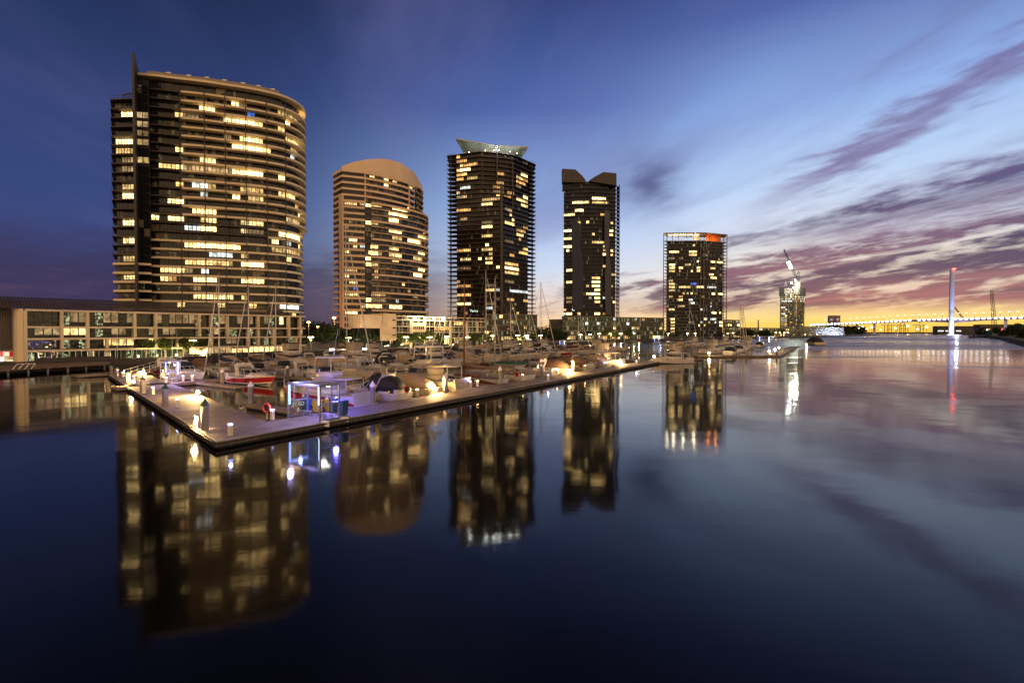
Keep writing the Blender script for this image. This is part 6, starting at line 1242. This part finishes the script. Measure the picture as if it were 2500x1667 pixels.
# scrub and trees on the points
random.seed(9)
def scrub(nm, label, pts, m, size, n):
    k_ = MB(); T = thing(nm, label, 'trees', pts[0][:2] + (0,)); 
    cl = [(x, y, z, r_) for x, y, z, r_ in pts]; tk = MB()
    for x, y, z, r_ in cl: tk.tube([(x, y, 1), (x, y, z)], r_ * .06, 5)
    tk.build('trunk', M_bark, T); crownw = MB(); tot = sum(c_[3] ** 2 for c_ in cl)
    for cx, cy, cz, r_ in cl:
        for _ in range(int(n * r_ * r_ / tot)):
            v = Vector((random.gauss(0, 1), random.gauss(0, 1), random.gauss(0, 1))).normalized() * r_ * random.uniform(.5, 1.1); c_ = Vector((cx, cy, cz)) + v
            a = Vector((random.uniform(-1, 1), random.uniform(-1, 1), random.uniform(-1, 1))).normalized() * size; b_ = a.cross(Vector((random.uniform(-1, 1), random.uniform(-1, 1), 1))).normalized() * size * .5; crownw.quad(c_ - a, c_ - b_, c_ + a, c_ + b_)
    crownw.build('crown', m, T); T['kind'] = 'stuff'; del T['category']; return T
scrub('shore_trees', 'dark belt of trees on the point left under the bridge', [(XY(px, 1150), 1150, random.uniform(7, 17), random.uniform(6, 10)) for px in range(1996, 2112, 4)], M_leafd, 2.2, 5000)
scrub('shore_trees', 'dark trees on the right bank beyond the crane barge', [(XY(px, D), D, random.uniform(5, 11), random.uniform(4, 6)) for px, D in ((2392, 820), (2400, 800), (2412, 760), (2432, 640), (2450, 560), (2470, 480), (2484, 440), (2500, 400))], M_leafd, 1.4, 2500)
scrub('background_trees', 'dark distant tree line between the two left towers', [(XY(px, 420), 420, random.uniform(5, 11), random.uniform(6, 9)) for px in range(742, 822, 7)], M_leafd, 1.3, 3000)
scrub('background_trees', 'dark distant tree line between the dark towers', [(XY(px, 560), 560, random.uniform(4, 9), random.uniform(6, 9)) for px in range(1308, 1345, 6)], M_leafd, 1.3, 1500)
# port cranes and lights
pc0 = None
for i, (px, D, lb) in enumerate(((2168, 2300, 'small container crane left of the middle of the port'), (2198, 2350, 'container crane in the middle of the glowing port'), (2208, 2380, 'container crane just right of the middle port crane'), (2245, 2300, 'container crane nearest the bridge pylon'))):
    if pc0 is None:
        T = thing('container_crane', '', 'crane', (0, 0, 0), 0, 'container cranes in the port'); m_ = MB()
        for x in (-10, 10):
            for y in (-8, 8): m_.bar((x, y, 0), (x, y, 34), 1.6)
        m_.bar((-10, -8, 34), (10, -8, 34), 1.6); m_.bar((-10, -8, 16), (10, -8, 16), 1.2); m_.build('portal', M_crn).parent = T
        MB().bar((-34, 0, 34), (26, 0, 34), 2.0).bar((0, 0, 34), (0, 0, 50), 1.4).bar((0, 0, 50), (-30, 0, 35), .8).bar((0, 0, 50), (24, 0, 35), .8).build('boom', M_crn).parent = T; pc0 = T; o = T
    else: o = copy_tree(pc0)
    o.location = (XY(px, D), D, 5); o['label'] = lb
pl0 = lamp_post_mesh(20, 0, .8, (7, 4, 4.5), M_crn, emat('port_lamp', (1, .66, .22), 22, 'NONE'), 'port_light_mast', '', 'light mast', 'orange light masts in the port')
for i, px in enumerate((2086, 2098, 2106, 2116, 2128, 2150, 2186, 2216, 2240, 2262, 2300, 2352, 2378, 2410, 2455)):
    o = pl0 if i == 0 else copy_tree(pl0); D = 2300 + (i * 137) % 300; o.location = (XY(px, D), D, 5); o.scale = (1, 1, .6 + ((i * 7) % 5) * .22); o['label'] = f'orange port light mast below the bridge, {nth(i)} from the left'
    if i % 2 == 0: point_light('port_glow', (XY(px, D), D - 15, 24), 90000, (1, .6, .2), 3)
# dredging crane barge
T = thing('crane_barge', 'dark crane barge with tall lattice boom at the far right', 'barge', (XY(2420, 640), 640, 0)); Yb = 640
MB().prism([Vector((XY(2368, Yb), Yb)), Vector((XY(2462, Yb), Yb)), Vector((XY(2460, Yb + 14), Yb + 14)), Vector((XY(2372, Yb + 14), Yb + 14))], -.5, 2.6).build('pontoon', M_black, T)
m_ = MB(); truss(m_, atY(2428, 800, Yb), atY(2421, 708, Yb), 3.4, 18, .35); m_.build('boom', M_crn, T); MB().box((XY(2430, Yb), Yb + 4, 6), (9, 8, 6)).build('cab', mat('cab_green', (.02, .06, .05), .5), T)
for px, ht in ((2372, 13), (2381, 12)): MB().tube([(XY(px, Yb), Yb + 3, 0), (XY(px, Yb), Yb + 3, ht)], .9, 8).build('spud_pile', M_crn, T)
m_ = MB(); m_.bar(atY(2396, 812, Yb), atY(2416, 792, Yb), .5); m_.bar(atY(2430, 800, Yb), atY(2421, 711, Yb + 8), .15); m_.build('stay', M_crn, T)
for px, y, cc_ in ((2447, 803, 'r'), (2410, 805, 'w')): p = atY(px, y, Yb - 1); MB().box(tuple(p), (1.4, .4, 1.0)).build('deck_lamp', emat('barge_' + cc_, (1, .05, .03) if cc_ == 'r' else (1, .9, .7), 8, 'NONE'), T)
T = thing('mobile_crane', 'thin slanted crane jib just right of the bridge pylon', 'crane', (XY(2350, 1120), 1120, 0)); m_ = MB(); truss(m_, atY(2350, 776, 1120), atY(2331, 750, 1120), 2.4, 6, .5); m_.build('jib', M_crn, T); MB().box(tuple(atY(2351, 779, 1120)), (8, 4, 5)).build('cab', M_crn, T)
# chimney on the skyline right of tower five
cm = MB().tube([(XY(1851, 700), 700, 1), (XY(1851, 700), 700, CAMZ + (HZ - 781) / F * 700)], 1.0, 8, .8); tag(cm.build('chimney', M_crn, origin=(XY(1851, 700), 700, 0)), 'thin dark chimney stack between the framed tower and construction tower', 'chimney')
